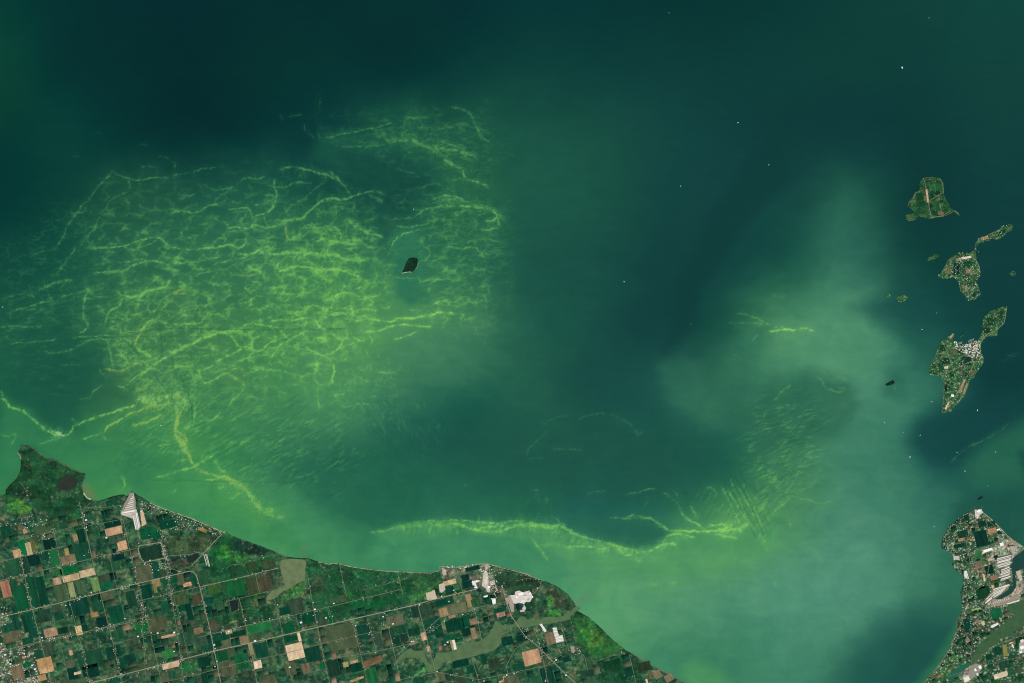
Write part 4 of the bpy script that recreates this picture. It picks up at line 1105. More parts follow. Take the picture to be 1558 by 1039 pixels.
F_(Q5, '''165 800 26 24 234 202 164
197 690 4.5 14 228 196 156
130 700 20 9.5 12 72 48
300 820 23 22 18 64 48
750 880 32 10 118 94 68 22
640 920 20 13 12 62 44
520 690 42 38 70 86 60
690 650 19 21 18 62 48
800 720 9 22 52 72 60
550 900 8.5 8 144 138 92
635 1012 22 3.5 178 142 102 20
615 878 12 4 180 146 104 16
380 910 11 9 18 90 50
265 540 19 18 14 70 44
90 490 17 12 12 62 46
120 620 16 16 16 78 46
60 620 10 9 24 72 46
440 540 9 20 16 84 48
640 440 24 10 20 88 50
800 440 24 10 20 90 50
900 400 14 14 24 84 48
250 930 12 16 110 96 74
130 930 16 20 80 88 64
900 650 9 14 30 72 50''')
F_(Q6, '''355 468 30 14 104 110 80
258 500 15 13 152 126 92
318 535 11 4.5 152 124 98
450 412 8.5 20 156 126 92
482 572 12 9.5 134 112 88
484 662 7.5 17 142 118 92
300 275 20 7 206 176 138
105 685 8.5 12.5 206 160 132
318 752 3.5 16 150 136 100
333 750 5.5 15 232 216 198
690 520 13 6.5 176 126 118
925 845 26 22 186 144 112
420 240 12 10 12 50 46
475 170 22 6 12 58 45
440 290 16 11 12 54 44
300 335 13 12 16 62 46
370 350 10 8 30 76 50
700 480 26 6 16 68 48
340 600 28 18 12 66 48
430 570 13 17 14 72 50
320 690 26 7 14 82 56
740 720 17 13 14 58 48
850 700 18 10 14 56 44
385 890 24 11 12 54 42
560 860 9 17 16 68 46
500 430 14 12 44 84 50
640 890 18 14 46 66 50
720 1010 5 8 208 166 128
690 1030 6 3 200 160 122
120 490 18 17 44 70 54
240 430 17 9 12 62 46
40 500 11 17 30 62 50
470 935 16 12 22 70 50
380 960 12 10 50 74 52
230 775 5 7 150 110 96
140 780 5 8 190 150 128
30 650 18 12 18 66 46
220 660 12 12 18 60 48''')
F_(Q7, '''842 975 12 12 128 116 92 30
930 1000 13 11 132 122 98 30
500 900 26 14 22 64 40
740 915 20 14 42 60 42
150 860 14 8 12 56 44
240 960 8 6 30 80 50
790 985 5 10 110 92 70
760 1025 3 6 220 190 160''')
F_(P1, '''720 312 13 8 166 126 96
412 400 10 5 172 136 102
462 275 4 3 160 120 90
610 390 19 24 14 54 44
430 345 15 11 18 58 40
390 462 16 6 14 58 42
690 700 12 13 12 50 40
630 930 21 18 22 64 42
620 242 12 9 16 58 42
712 242 12 7 14 54 42
590 650 13 11 118 102 86
555 540 14 3 46 110 62 25
560 590 16 3 46 112 62 20
622 620 2.5 11 50 116 60
480 665 6 9 52 100 52
640 780 2.6 11 228 196 160
725 872 3.6 5 216 162 102
740 782 11 7 150 110 86
510 403 4 3 176 128 90
700 600 7 4 200 170 140
600 820 8 4 80 140 80
460 180 9 8 18 60 44
800 330 8 5 20 64 44''')
F_(P2, '''850 712 7 18 132 126 72 8
470 460 9 20 12 54 46
762 345 17 15 20 90 58
630 440 5 6 216 206 152
800 965 19 7 216 196 158 15
580 1000 3 3 90 90 80
770 720 12 12 20 66 48
700 860 9 9 20 76 50
690 780 9 8 14 62 44
830 850 14 14 34 74 54
600 970 10 8 12 60 42
980 900 12 12 60 84 60
990 790 10 8 80 88 66
620 80 10 4 30 70 46
560 300 14 2.5 150 170 90 14''')
F_(T1, '''497 262 2.8 20 206 172 138 8
502 312 5 3 120 116 84 8
540 190 10 10 44 100 58 8
590 200 7 9 34 88 50 8
535 262 5 7 14 62 42 8
572 340 8 12 34 88 50 8
650 370 7 9 28 80 46 8
435 270 11 11 18 66 42 5
445 330 14 8 22 66 42 5
450 395 11 7 30 72 44 0
560 400 7 8 22 70 42 8
822 775 15 3.2 236 214 196 9
760 790 7 4 170 140 116 20
975 612 11 5 156 130 102 20
740 870 9 17 8 50 44 0
830 830 15 9 18 66 42 5
845 888 10 7 136 114 90 0
670 880 8 12 110 112 76 0
800 755 8 3 40 76 46 -5
905 940 6 6 70 86 56 0
1110 570 13 5 18 60 40 28''')
F_(T2, '''712 780 3.4 22 170 142 112 -22
735 800 3 18 140 126 98 -22
600 925 2.6 13 214 186 156 -25
640 850 4.6 3.6 244 236 216 -15
745 590 15 13 18 58 42 0
640 690 9 7 24 66 42 0
570 490 9 9 20 62 40 0
650 520 9 8 90 96 70 20
590 590 12 9 22 66 42 0
820 560 9 6 20 60 40 30
1000 240 7 11 26 74 44 -15
930 290 11 13 22 62 40 -20
960 230 6 4 90 90 64 -20
900 360 10 7 20 60 40 0
750 690 6 5 24 64 44 0
590 640 5 3 214 204 176 0
620 960 5 3 120 126 84 -40
740 45 3 9 150 130 104 5
720 30 3 5 130 110 90 5
800 90 7 5 26 64 42 30
590 790 4 12 22 54 40 0''')
UNIT = {}
def unit_box(key, m):
    if key not in UNIT:
        V = [(-.5, -.5, 0), (.5, -.5, 0), (.5, .5, 0), (-.5, .5, 0), (-.49, -.49, 1), (.49, -.49, 1), (.49, .49, 1), (-.49, .49, 1)]
        me = bpy.data.meshes.new('field'); me.from_pydata(V, [], [(4, 5, 6, 7), (0, 1, 5, 4), (1, 2, 6, 5), (2, 3, 7, 6), (3, 0, 4, 7)]); me.materials.append(m); UNIT[key] = me
    return UNIT[key]
fields = []                                                     # (x, y, w, h, colour, angle, explicit)
for x, y, w, h, c, a in SPEC: fields.append((x, y, w, h, tuple(int(v) for v in c), a, 1))
PAL = [((16,60,46), 10), ((20,70,52), 12), ((24,76,54), 12), ((36,82,56), 10), ((50,88,58), 9), ((64,86,60), 9), ((82,90,66), 8), ((90,94,72), 6), ((126,110,86), 3), ((56,76,58), 9), ((30,62,48), 10), ((30,98,58), 2), ((12,50,42), 8)]
PW = [p[1] for p in PAL]
taken = np.zeros((560, 1720), bool)                             # occupancy, 1 cell per map unit, origin (-60, 640)
def cells(x, y, w, h, a):
    t = math.radians(a); c, s_ = math.cos(t), math.sin(t); r = int(math.hypot(w, h) / 2 + 2)
    yy, xx = np.mgrid[int(y) - r:int(y) + r + 1, int(x) - r:int(x) + r + 1]; dx, dy = xx - x, yy - y
    m = (np.abs(dx * c - dy * s_) < w / 2 - .2) & (np.abs(dx * s_ + dy * c) < h / 2 - .2); return yy[m] - 640, xx[m] + 60
for x, y, w, h, c, a, e in fields:
    if y > 645:
        j, i = cells(x, y, w, h, a); k = (j >= 0) & (j < 560) & (i >= 0) & (i < 1720); taken[j[k], i[k]] = True
UL = [-280, -222, -168, -110, -62, -3, 47, 86, 141, 194, 247, 301, 352, 404, 432, 485, 540, 580, 640, 700]; VL = [750, 778, 805, 831, 859, 886, 912, 939, 966, 989, 1013, 1041, 1067, 1094, 1120, 1150, 1180, 1210, 1240, 1270]
def split(u0, v0, u1, v1, d=0):
    w, h = u1 - u0, v1 - v0
    if max(w, h) > random.uniform(12, 34) and d < 5:
        t = random.choice((.33, .5, .5, .66))
        if w > h * random.uniform(.6, 1.3): return split(u0, v0, u0 + w * t, v1, d + 1) + split(u0 + w * t, v0, u1, v1, d + 1)
        return split(u0, v0, u1, v0 + h * t, d + 1) + split(u0, v0 + h * t, u1, v1, d + 1)
    return [(u0, v0, u1, v1)]
def try_field(x, y, w, h, a, land, pal=None):
    if w < 3 or h < 3: return
    t = math.radians(a); c, s_ = math.cos(t), math.sin(t)
    for sx, sy in ((0, 0), (-.5, -.5), (.5, -.5), (.5, .5), (-.5, .5), (0, .5), (0, -.5), (.5, 0), (-.5, 0)):
        px, py = x + sx * w * c + sy * h * s_, y - sx * w * s_ + sy * h * c
        if not inside(land, px, py) or any(inside(p, px, py) for p in PONDS): return
        if land is MAIN and any(inside(p, px, py) for p in NOFIELD): return
    if y > 645:
        j, i = cells(x, y, w, h, a); k = (j >= 0) & (j < 560) & (i >= 0) & (i < 1720)
        if k.sum() == 0 or taken[j[k], i[k]].mean() > .12: return
        taken[j[k], i[k]] = True
    elif any(abs(f[0] - x) < (f[2] + w) * .42 and abs(f[1] - y) < (f[3] + h) * .42 for f in fields if f[1] < 645): return
    fields.append((x, y, w, h, random.choices(PAL, PW)[0][0] if pal is None else random.choice(pal), a, 0))
for u0, u1 in zip(UL[:-1], UL[1:]):
    for v0, v1 in zip(VL[:-1], VL[1:]):
        for a0, b0, a1, b1 in split(u0 + .5, v0 + .5, u1 - .5, v1 - .5):
            x, y = uv((a0 + a1) / 2, (b0 + b1) / 2)
            if x < -50 or y > 1085 or x > 1350: continue
            if random.random() < .52: continue                  # left as rough ground
            try_field(x, y, a1 - a0 - .7, b1 - b0 - .7, 13.5, MAIN)
            if fields[-1][:2] != (x, y) and a1 - a0 > 9:         # second try with quarters
                for qx in (-.25, .25):
                    for qy in (-.25, .25):
                        xx, yy = uv((a0 + a1) / 2 + qx * (a1 - a0), (b0 + b1) / 2 + qy * (b1 - b0)); try_field(xx, yy, (a1 - a0) / 2 - .8, (b1 - b0) / 2 - .8, 13.5, MAIN)
IP = [(16,58,40), (22,66,42), (28,76,46), (36,84,50), (60,84,54), (96,96,68), (18,56,42), (110,98,76)]
for k in range(900):                                            # small plots of the peninsula and the islands
    P = MAIN if k < 620 else ISLP[random.choice((0, 1, 2, 2))]
    px = [p[0] for p in P]; py = [p[1] for p in P]
    x, y = (random.uniform(1410, 1600), random.uniform(780, 1080)) if P is MAIN else (random.uniform(min(px), max(px)), random.uniform(min(py), max(py)))
    if P is MAIN and x > 1530 and y < 905 and random.random() < .8: continue
    try_field(x, y, random.uniform(3.5, 9), random.uniform(3.2, 7), random.choice((13.5, 20, 8)) if P is MAIN else random.choice((8, 20, -20)), P, IP)
def inframe(f): return -5 < f[0] < 1563 and f[1] < 1044
order = sorted(fields, key=lambda f: (-f[6] * (f[1] > 645), -(f[2] * f[3]) * inframe(f)))
def owner(f):
    if f[1] > 645: return mainland
    for o, P in zip(islands, ISLP):
        if inside(P, f[0], f[1]): return o
    return islands[2]
count = {}; rest = []
for k, f in enumerate(order):
    x, y, w, h, c, a, e = f; ow = owner(f); count[ow.name] = count.get(ow.name, 0) + 1
    if count[ow.name] > 300 or not inframe(f): rest.append(f); continue
    m = mat('crop_%s' % '_'.join(map(str, c)), c, .92, .34, 60., .03, 2.6)
    o = obj('field', unit_box(c, m), ow); o.location = (WX(x), WY(y), 4.2); o.rotation_euler = (0, 0, math.radians(a)); o.scale = (w * U, h * U, 2.6 + (k % 9) * .05)
if rest:
    V = []; F = []; C = []
    for x, y, w, h, c, a, e in rest:
        t = math.radians(a); ca, sa = math.cos(t), math.sin(t); b = len(V); z = 6.0 + random.random() * .4; cc = albedo(np.array(c) * random.uniform(.88, 1.15))
        for zz in (0, z):
            for sx, sy in ((-.5, .5), (.5, .5), (.5, -.5), (-.5, -.5)): V.append((WX(x + sx * w * ca + sy * h * sa), WY(y - sx * w * sa + sy * h * ca), zz if zz else 3)); C.append(cc)
        F += [(b + 4, b + 5, b + 6, b + 7), (b, b + 1, b + 5, b + 4), (b + 1, b + 2, b + 6, b + 5), (b + 2, b + 3, b + 7, b + 6), (b + 3, b, b + 4, b + 7)]
    obj('small_fields', mesh_np('small_fields', V, F, mat_attr('small_crops', .92, .03, .3, 55.), np.array(C)), mainland, kind='stuff')
print('fields', len(fields), 'parts', len(fields) - len(rest))
# ---------------------------------------------------------------- yards and paved lots
def yard(txt, q, rgb, name='yard', z=8.0, **kw):
    P = S(txt, *q); P2 = []
    for a, b in zip(P, P[1:] + [P[0]]):
        n = max(1, int(math.hypot(b[0] - a[0], b[1] - a[1]) / 1.2))
        P2 += [(a[0] + (b[0] - a[0]) * k / n + random.uniform(-.3, .3), a[1] + (b[1] - a[1]) * k / n + random.uniform(-.3, .3)) for k in range(n)]
    yard.n += 1; obj(name, poly_mesh(name, P2, z + .07 * yard.n, mat('yard_%s' % '_'.join(map(str, rgb)), rgb, .9, .35, 30.), 4), kind='structure', **kw); return P
yard.n = 0
CAMP = yard('203,749 206,760 207,777 184.5,778 190,765 198,750', (0, 0, 1), (152,142,126)); yard('184,778 208,775 209,782 205,790 184,783', (0, 0, 1), (190,180,166)); yard('202,782 209,781 214,800 211,807 206,806', (0, 0, 1), (176,164,148)); yard('213,776 217,775 223,797 216,801', (0, 0, 1), (206,176,146))
PLANT = yard('800,345 830,338 860,352 910,336 932,380 915,420 880,425 868,440 830,430 795,438 762,412 755,375 798,368', Q6, (220,208,198)); yard('865,440 882,470 868,498 840,500 835,488 862,478', Q6, (206,190,176)); yard('720,400 760,370 790,440 790,500 770,500 750,440', Q6, (170,154,136))
yard('560,190 575,180 590,200 600,300 610,350 590,350 575,320 545,300 555,240', Q6, (206,194,180)); yard('465,275 520,258 540,262 500,278 512,320 495,322 485,290', Q6, (226,220,214)); yard('600,270 640,255 650,290 610,300', Q6, (196,184,168)); yard('557,380 590,370 592,384 562,390', Q6, (226,218,206)); yard('620,400 650,395 655,435 630,445', Q6, (232,226,220))
yard('218,290 260,280 268,330 240,355 222,340', Q6, (196,184,166)); yard('120,355 160,345 185,330 205,395 170,410 128,410', Q6, (200,184,156)); yard('238,160 275,180 275,220 250,222', Q6, (184,172,154)); yard('565,140 600,135 595,175 570,185', Q6, (180,164,144))
yard('42,620 75,618 90,680 120,678 131,722 74,737 60,690', Q7, (208,200,190)); yard('820.5,949 824,948.5 832,960 829,962', (0, 0, 1), (208,200,188)); yard('180,762 205,758 215,800 205,812 185,800', Q7, (160,146,122))
yard('545,100 560,110 580,98 612,96 632,130 600,150 575,195 552,178', P1, (214,206,196)); yard('625,505 720,480 730,502 640,535 622,552', P1, (226,200,160)); yard('330,560 390,565 395,610 360,600 338,612', P1, (196,190,182)); yard('435,715 465,712 488,790 470,800 440,765', P1, (226,222,216))
yard('900,470 960,465 985,450 930,540 905,510', P1, (176,168,152)); yard('870,395 940,415 990,442 960,462 900,450', P1, (150,138,118)); yard('955,720 1000,705 1025,800 1000,820 975,770', P1, (196,184,166)); yard('770,570 905,545 920,600 800,640', P1, (92,98,80)); yard('790,690 900,675 920,790 830,790', P1, (96,100,82)); yard('730,890 890,840 900,860 880,900 740,1000 650,1039 640,1010', P1, (120,118,98))
yard('860,245 985,208 995,218 880,252', P2, (232,226,214)); yard('700,468 775,435 790,452 720,488', P2, (232,228,218)); yard('430,985 480,960 503,1005 445,1039', P2, (224,218,206)); yard('490,870 560,845 620,860 620,900 560,950 520,1000 480,960', P2, (150,140,128)); yard('990,640 1039,600 1039,740 985,730', P2, (176,166,152)); yard('730,960 760,950 870,915 878,960 800,985', P2, (206,190,158)); yard('450,600 480,585 500,610 480,640 455,635', P2, (140,122,104)); yard('720,200 830,200 990,150 995,190 850,250 700,285', P2, (150,140,122)); yard('470,640 478,585 490,580', P2, (120,110,90)) if False else None
yard('800,470 828,465 830,500 812,510', T2, (186,172,156)); yard('575,635 605,625 608,645 582,650', T2, (216,206,184)); yard('612,412 640,385 648,392 625,422', T2, (168,150,128))
# ---------------------------------------------------------------- buildings
HM = {}
def house_mesh(key, wall, roof):
    if key in HM: return HM[key]
    V = [(-.5, -.5, 0), (.5, -.5, 0), (.5, .5, 0), (-.5, .5, 0), (-.5, -.5, .6), (.5, -.5, .6), (.5, .5, .6), (-.5, .5, .6), (-.5, 0, 1), (.5, 0, 1)]
    me = bpy.data.meshes.new('house'); me.from_pydata(V, [], [(0, 1, 5, 4), (2, 3, 7, 6), (1, 2, 6, 9, 5), (3, 0, 4, 8, 7), (4, 5, 9, 8), (6, 7, 8, 9)]); me.materials.append(wall); me.materials.append(roof)
    me.polygons[4].material_index = 1; me.polygons[5].material_index = 1; HM[key] = me; return me
WALL = mat('pale_wall', (200,190,172), .9, .1, 20.)
ROOFC = [((240,236,230), 8), ((214,206,192), 8), ((186,174,154), 7), ((150,136,116), 4), ((206,170,140), 3), ((120,116,108), 2), ((252,250,248), 5)]
def hm(c): return house_mesh(c, WALL, mat('roof_%d_%d_%d' % c, c, .8, .15, 15.))
houses = []                                                     # (x, y, w, h, angle, colour, label, group)
def near_pond(x, y): return any(inside(p, x, y) for p in PONDS)
def scatter(n, P, lab, grp, s0=.6, s1=1.3, land=None, bright=1):
    px = [p[0] for p in P]; py = [p[1] for p in P]; k = 0; t = 0
    while k < n and t < n * 30:
        t += 1; x, y = random.uniform(min(px), max(px)), random.uniform(min(py), max(py))
        if not inside(P, x, y) or near_pond(x, y) or (land and not inside(land, x, y)): continue
        if y > 645 and 0 <= int(y) - 640 < 560 and taken[int(y) - 640, int(x) + 60] and random.random() < .97: continue
        c = random.choices(ROOFC, [w * (1 if i else bright) for i, (_, w) in enumerate(ROOFC)])[0][0]
        houses.append((x, y, random.uniform(s0, s1), random.uniform(s0, s1) * .75, random.choice((13.5, 103.5, 20, -20)), c, lab, grp)); k += 1
scatter(150, S('0,920 20,930 40,965 60,1000 58,1045 -5,1045'), 'pale-roofed house in the town at the bottom left corner', 'houses of the corner town', .9, 2.0)
scatter(60, S('140,960 280,940 300,1039 130,1039', *Q2), 'small house in the dense grid estate below the tan field', 'houses of the grid estate', .7, 1.3)
scatter(190, S('212,757 250,776 300,794 338,808 330,814 296,806 262,806 250,800 240,782 214,782'), 'lakeside cottage in the strip behind the western beach', 'cottages behind the western beach', .7, 1.4)
scatter(60, S('0,795 60,780 72,790 80,820 86,850 76,850 66,815 60,800 0,812'), 'house on the lanes south of the bright green marsh', 'houses south of the bright marsh', .8, 1.6)
scatter(70, S('210,815 245,806 258,812 262,818 240,824 212,826 210,860 250,852 256,870 215,878'), 'house scattered around the diked rectangular pool', 'houses by the diked pool', .7, 1.5)
scatter(110, S('668,862 700,861 740,857 762,862 765,900 750,915 740,900 735,870 700,868 672,870'), 'building of the lakefront camp village by the power station', 'lakefront camp buildings', .8, 2.0, None, 2)
scatter(46, S('762,864 800,872 828,884 826,888 800,877 762,868'), 'cottage on the shore bank north of the power station', 'cottages north of the power station', .6, 1.0)
scatter(26, S('576,935 592,932 606,985 590,990 580,970'), 'house in the hamlet strip south of the marsh road', 'hamlet strip houses', .6, 1.2)
scatter(40, S('776,935 790,950 800,945 832,955 830,990 815,990 806,965 790,960'), 'building by the creek bridge east of the power station', 'buildings by the creek bridge', .6, 1.3)
scatter(26, S('846,980 870,978 878,1000 868,1005 850,1000'), 'house behind the white marina block on the creek', 'houses behind the creek marina', .6, 1.2)
scatter(1050, S('1436,790 1480,776 1500,784 1545,822 1600,840 1600,925 1540,925 1520,950 1500,960 1478,990 1470,1010 1400,1042 1420,1020 1450,975 1462,930 1466,885 1450,850 1434,835'), 'pale-roofed house of the crowded peninsula shore', 'houses of the peninsula', .55, 1.4, MAIN)
scatter(80, S('1478,1008 1500,990 1558,960 1600,960 1600,1045 1440,1045'), 'building south of the peninsula river', 'buildings south of the peninsula river', .6, 1.5, MAIN)
scatter(240, S('650,440 700,455 760,462 800,430 850,440 850,530 870,565 800,575 740,540 660,500', *T2), 'house in the harbour village of the largest island', 'island village houses', .8, 1.8, ISLP[2], 2)
scatter(240, ISLP[2], 'lone cottage among the woods of the largest island', 'cottages of the largest island', .6, 1.3)
scatter(210, ISLP[1], 'cottage on the island with the long curved tail', 'cottages of the long-tailed island', .6, 1.4)
scatter(26, ISLP[0], 'cottage on the island with the grass runway', 'cottages of the runway island', .4, .7)
scatter(7, ISLP[5], 'shack on the rocky islet near the east edge', 'shacks on the east islet', .4, .8); scatter(12, ISLP[6], 'pale cottage on the larger twin islet', 'cottages on the larger twin islet', .4, .8)
for w, Q in ROADLINES:
    if w < .5 or Q[0][1] < 645: continue
    for (x0, y0), (x1, y1) in zip(Q[:-1], Q[1:]):
        if not (-5 < x0 < 1560 and y0 < 1043): continue
        for _ in range(np.random.default_rng(int(abs(x0) * 7 + y0 * 13)).poisson(max(0, (1.1 if x0 < 260 else .5) * (1 + 2.2 * math.sin(x0 * .21 + y0 * .13) * math.sin(y0 * .17 - x0 * .05))))):
            t = random.random(); dx, dy = x1 - x0, y1 - y0; L = math.hypot(dx, dy) or 1; sgn = random.choice((-1, 1)) * random.uniform(.8, 3.0); x, y = x0 + dx * t - dy / L * sgn, y0 + dy * t + dx / L * sgn
            if near_pond(x, y) or not inside(MAIN, x, y): continue
            houses.append((x, y, random.uniform(.6, 1.7), random.uniform(.5, 1.1), 13.5 + 90 * random.randint(0, 1), random.choices(ROOFC, (3, 6, 9, 8, 4, 3, 1))[0][0], 'farmstead building beside a road between the mainland fields', 'farmsteads along the roads'))
MARKS = [(14, 1000, 'the corner town'), (35, 834, 'the bright green strip field'), (9, 896, 'the brown field at the left edge'), (120, 877, 'the long tan double field'), (173, 808, 'the tan field below the dark pool'), (186, 830, 'the square pinkish field'), (68, 1013, 'the large tan field near the town'), (120, 959, 'the small cream field'), (138, 1005, 'the big dark double field'), (230, 842, 'the diked rectangular pool'), (285, 889, 'the small orange field'), (260, 1012, 'the long cream strip field'), (392, 1011, 'the small square cream field'), (448, 991, 'the largest tan field'), (356, 921, 'the dark walled pond'), (520, 969, 'the big grey-green field'), (566, 1007, 'the slanting brown field'), (690, 925, 'the olive double field'), (689, 981, 'the white field above the river'), (700, 1000, 'the brown river'), (809, 1000, 'the big pinkish-brown field'), (645, 968, 'the pink crossroads field'), (470, 880, 'the brown bay'), (545, 900, 'the long green marsh'), (864, 964, 'the creek marina')]
used_labels = {}
def shed_label(x, y):
    for d, mx, my, nm in sorted((math.hypot(x - a, y - b), a, b, n) for a, b, n in MARKS):
        dr = ('east', 'north-east', 'north', 'north-west', 'west', 'south-west', 'south', 'south-east')[int(round(math.degrees(math.atan2(my - y, x - mx)) / 45)) % 8]
        lab = 'bright white farm shed just %s of %s' % (dr, nm)
        if lab not in used_labels: used_labels[lab] = 1; return lab
for x, y, s in ((4, 934, 2.4), (8, 996, 3.2), (16, 1010, 2.8), (49, 1012, 2.4), (53, 1018, 3), (64, 970, 2.2), (100, 921, 1.8), (139, 901, 1.8), (190, 941, 1.8), (184, 1025, 2), (131, 791, 3), (162, 818, 2.6), (128, 845, 1.4), (240, 963, 2.4), (265, 962, 3), (210, 968, 2.4), (348, 961, 2.6), (326, 981, 2.6), (388, 975, 3.2), (265, 991, 2), (327, 1014, 1.8), (271, 1013, 1.8), (479, 927, 2.6), (458, 947, 3.4), (496, 940, 2.4), (508, 918, 2.2), (541, 952, 2), (583, 938, 2.2), (598, 949, 2.4), (441, 1015, 2.6), (704, 935, 1.8), (626, 976, 1.9), (638, 920, 2), (681, 977, 2.6), (677, 981, 1.8), (771, 1027, 2.2), (665, 1022, 1.9), (736, 1036, 1.6), (782, 1025, 1.5), (830, 1036, 1.8), (861, 1027, 2.4), (846, 1004, 2.6), (690, 898, 1.6), (672, 907, 1.8), (683, 915, 1.7), (780, 855, 1), (1403, 501, .1)):
    if s > 1: houses.append((x, y, s, s * .7, 13.5, (250,248,244), shed_label(x, y), None))
houses = [h for h in houses if not (h[1] < 645 and not any(inside(p, h[0], h[1]) for p in ISLP))]
houses.sort(key=lambda h: -h[2] * h[3] * (1 if -3 < h[0] < 1561 and h[1] < 1042 else .001))
rest = []
for k, (x, y, w, h, a, c, lab, grp) in enumerate(houses):
    if k < 295:
        o = bpy.data.objects.new('house', hm(c)); o.location = (WX(x), WY(y), 6.0); o.rotation_euler = (0, 0, math.radians(a)); o.scale = (w * U, h * U, 9 + 4 * random.random()); link(o)
        o['label'] = lab; o['category'] = 'house'
        if grp: o['group'] = grp
        else: o.name = 'farm_shed'; o['category'] = 'shed'; o['group'] = 'large bright farm sheds'
    else: rest.append((x, y, w, h, a, c))
V = []; F = []; C = []
for x, y, w, h, a, c in rest:
    t = math.radians(a); ca, sa = math.cos(t), math.sin(t); b = len(V); cc = albedo(c); z1, z2 = 13 + random.random() * 3, 18
    for sx, sy, zz in ((-.5, .5, 3), (.5, .5, 3), (.5, -.5, 3), (-.5, -.5, 3), (-.5, .5, z1), (.5, .5, z1), (.5, -.5, z1), (-.5, -.5, z1), (-.5, 0, z2), (.5, 0, z2)): V.append((WX(x + sx * w * ca + sy * h * sa), WY(y - sx * w * sa + sy * h * ca), zz)); C.append(cc)
    F += [(b, b + 1, b + 5, b + 4), (b + 1, b + 2, b + 6, b + 5), (b + 2, b + 3, b + 7, b + 6), (b + 3, b, b + 4, b + 7), (b + 4, b + 5, b + 9, b + 8), (b + 8, b + 9, b + 6, b + 7)]
obj('distant_houses', mesh_np('distant_houses', V, F, mat_attr('small_roofs', .85, .05, .15, 20.), np.array(C)), kind='stuff', label='the many small roofs scattered along the shores, lanes and islands', category='houses')
print('houses', len(houses))
# large buildings that can be told apart
def building(name, parts, lab, cat, grp=None):                  # parts: (part name, x, y, w, h, height, angle, colour); first one is the base
    x0, y0 = parts[0][1], parts[0][2]; e = empty(name, x0, y0, 6, label=lab, category=cat)
    if grp: e['group'] = grp
    for pn_, x, y, w, h, hh, a, c in parts:
        nm = pn_; V = [(-.5, -.5, 0), (.5, -.5, 0), (.5, .5, 0), (-.5, .5, 0), (-.5, -.5, 1), (.5, -.5, 1), (.5, .5, 1), (-.5, .5, 1)]
        if pn_ == 'reactor_dome':
            V = []; Fs = []; nseg = 16
            for r, z in ((1, 0), (1, .6), (.87, .8), (.5, .95)): V += [(r * .5 * math.cos(6.2832 * i / nseg), r * .5 * math.sin(6.2832 * i / nseg), z) for i in range(nseg)]
            for j in range(3): Fs += [(j * nseg + i, j * nseg + (i + 1) % nseg, (j + 1) * nseg + (i + 1) % nseg, (j + 1) * nseg + i) for i in range(nseg)]
            V.append((0, 0, 1)); Fs += [(3 * nseg + i, 3 * nseg + (i + 1) % nseg, 4 * nseg) for i in range(nseg)]
        else: Fs = [(0, 1, 5, 4), (1, 2, 6, 5), (2, 3, 7, 6), (3, 0, 4, 7), (4, 5, 6, 7)]
        me = bpy.data.meshes.new(nm); me.from_pydata(V, [], Fs); me.materials.append(mat('roof_%d_%d_%d' % c, c, .8, .15, 15.))
        o = bpy.data.objects.new(nm, me); o.location = ((x - x0) * U, -(y - y0) * U, 0); o.rotation_euler = (0, 0, math.radians(a)); o.scale = (w * U, h * U, hh); link(o, e)
    return e
Wt_, Cr, Gy = (250,248,244), (232,218,202), (178,170,160)
building('power_station', [('main_hall', 792, 903, 7, 4, 30, 8, Wt_), ('turbine_hall', 799, 908, 6, 3.4, 26, 8, Cr), ('reactor_dome', 806, 902, 3.2, 3.2, 50, 0, Wt_), ('annex', 786, 908, 3, 3, 16, 8, Wt_), ('workshop', 804, 912, 3.5, 2.4, 14, 8, Gy), ('switch_house', 796, 914, 4.5, 1.5, 10, 8, Wt_), ('cooling_block', 788, 900, 3.4, 2.2, 22, 8, Cr), ('office', 810, 908, 2, 3, 12, 8, Wt_)], 'sprawling white power station beside its square dark reservoir', 'power station')
building('warehouse', [('main_hall', 793, 916, 2, 1.6, 10, 0, Wt_), ('annex', 796, 925, 3, 1.6, 8, 60, Cr)], 'pale sheds on the bank around the dark reservoir', 'warehouse')
building('warehouse', [('main_hall', 751, 914.5, 4.4, 5.6, 14, 8, Wt_), ('annex', 748, 911, 2, 1.6, 9, 8, Cr)], 'square white warehouse just west of the power station yard', 'warehouse')
building('warehouse', [('main_hall', 739, 907, 5.5, 1.8, 10, 12, Wt_)], 'narrow white shed standing alone among dark plots by the camp', 'warehouse')
building('barracks', [('main_hall', 719.5, 887, 1.6, 7, 10, 10, Wt_), ('wing', 724, 884, 7, 1.6, 10, 14, Wt_), ('wing', 724, 893.5, 5, 1.4, 10, 10, Wt_)], 'white hook-shaped building complex of the lakefront camp', 'building')
building('warehouse', [('main_hall', 739, 884, 2.6, 7, 12, 8, Cr), ('annex', 744, 893, 4, 3, 10, 8, Wt_)], 'tall pale block in the spine of the lakefront camp', 'warehouse')
building('factory', [('main_hall', 1503, 836.8, 13.5, 3.4, 14, 17, Wt_), ('annex', 1496, 841, 3, 2.6, 8, 17, Cr)], 'long white factory roof in the middle of the peninsula', 'factory')
building('factory', [('main_hall', 1524, 828, 5.4, 5, 12, 17, Wt_)], 'square white building between the long factory and the harbour', 'factory')
building('warehouse', [('main_hall', 1519, 805.6, 5, 2.4, 10, 17, Wt_)], 'small white hall near the peninsula north-east shore', 'warehouse')
building('warehouse', [('main_hall', 1471, 1033, 7.6, 6.4, 12, 25, (240,230,206))], 'large cream-roofed hall at the bottom of the peninsula', 'warehouse')
building('warehouse', [('main_hall', 1491, 1015, 4, 5, 12, 30, Wt_), ('wing', 1484, 1019, 3, 4, 10, 30, Wt_), ('annex', 1487, 1026, 3, 4, 10, 30, Cr)], 'cluster of white halls at the south bridgehead of the river', 'warehouse')
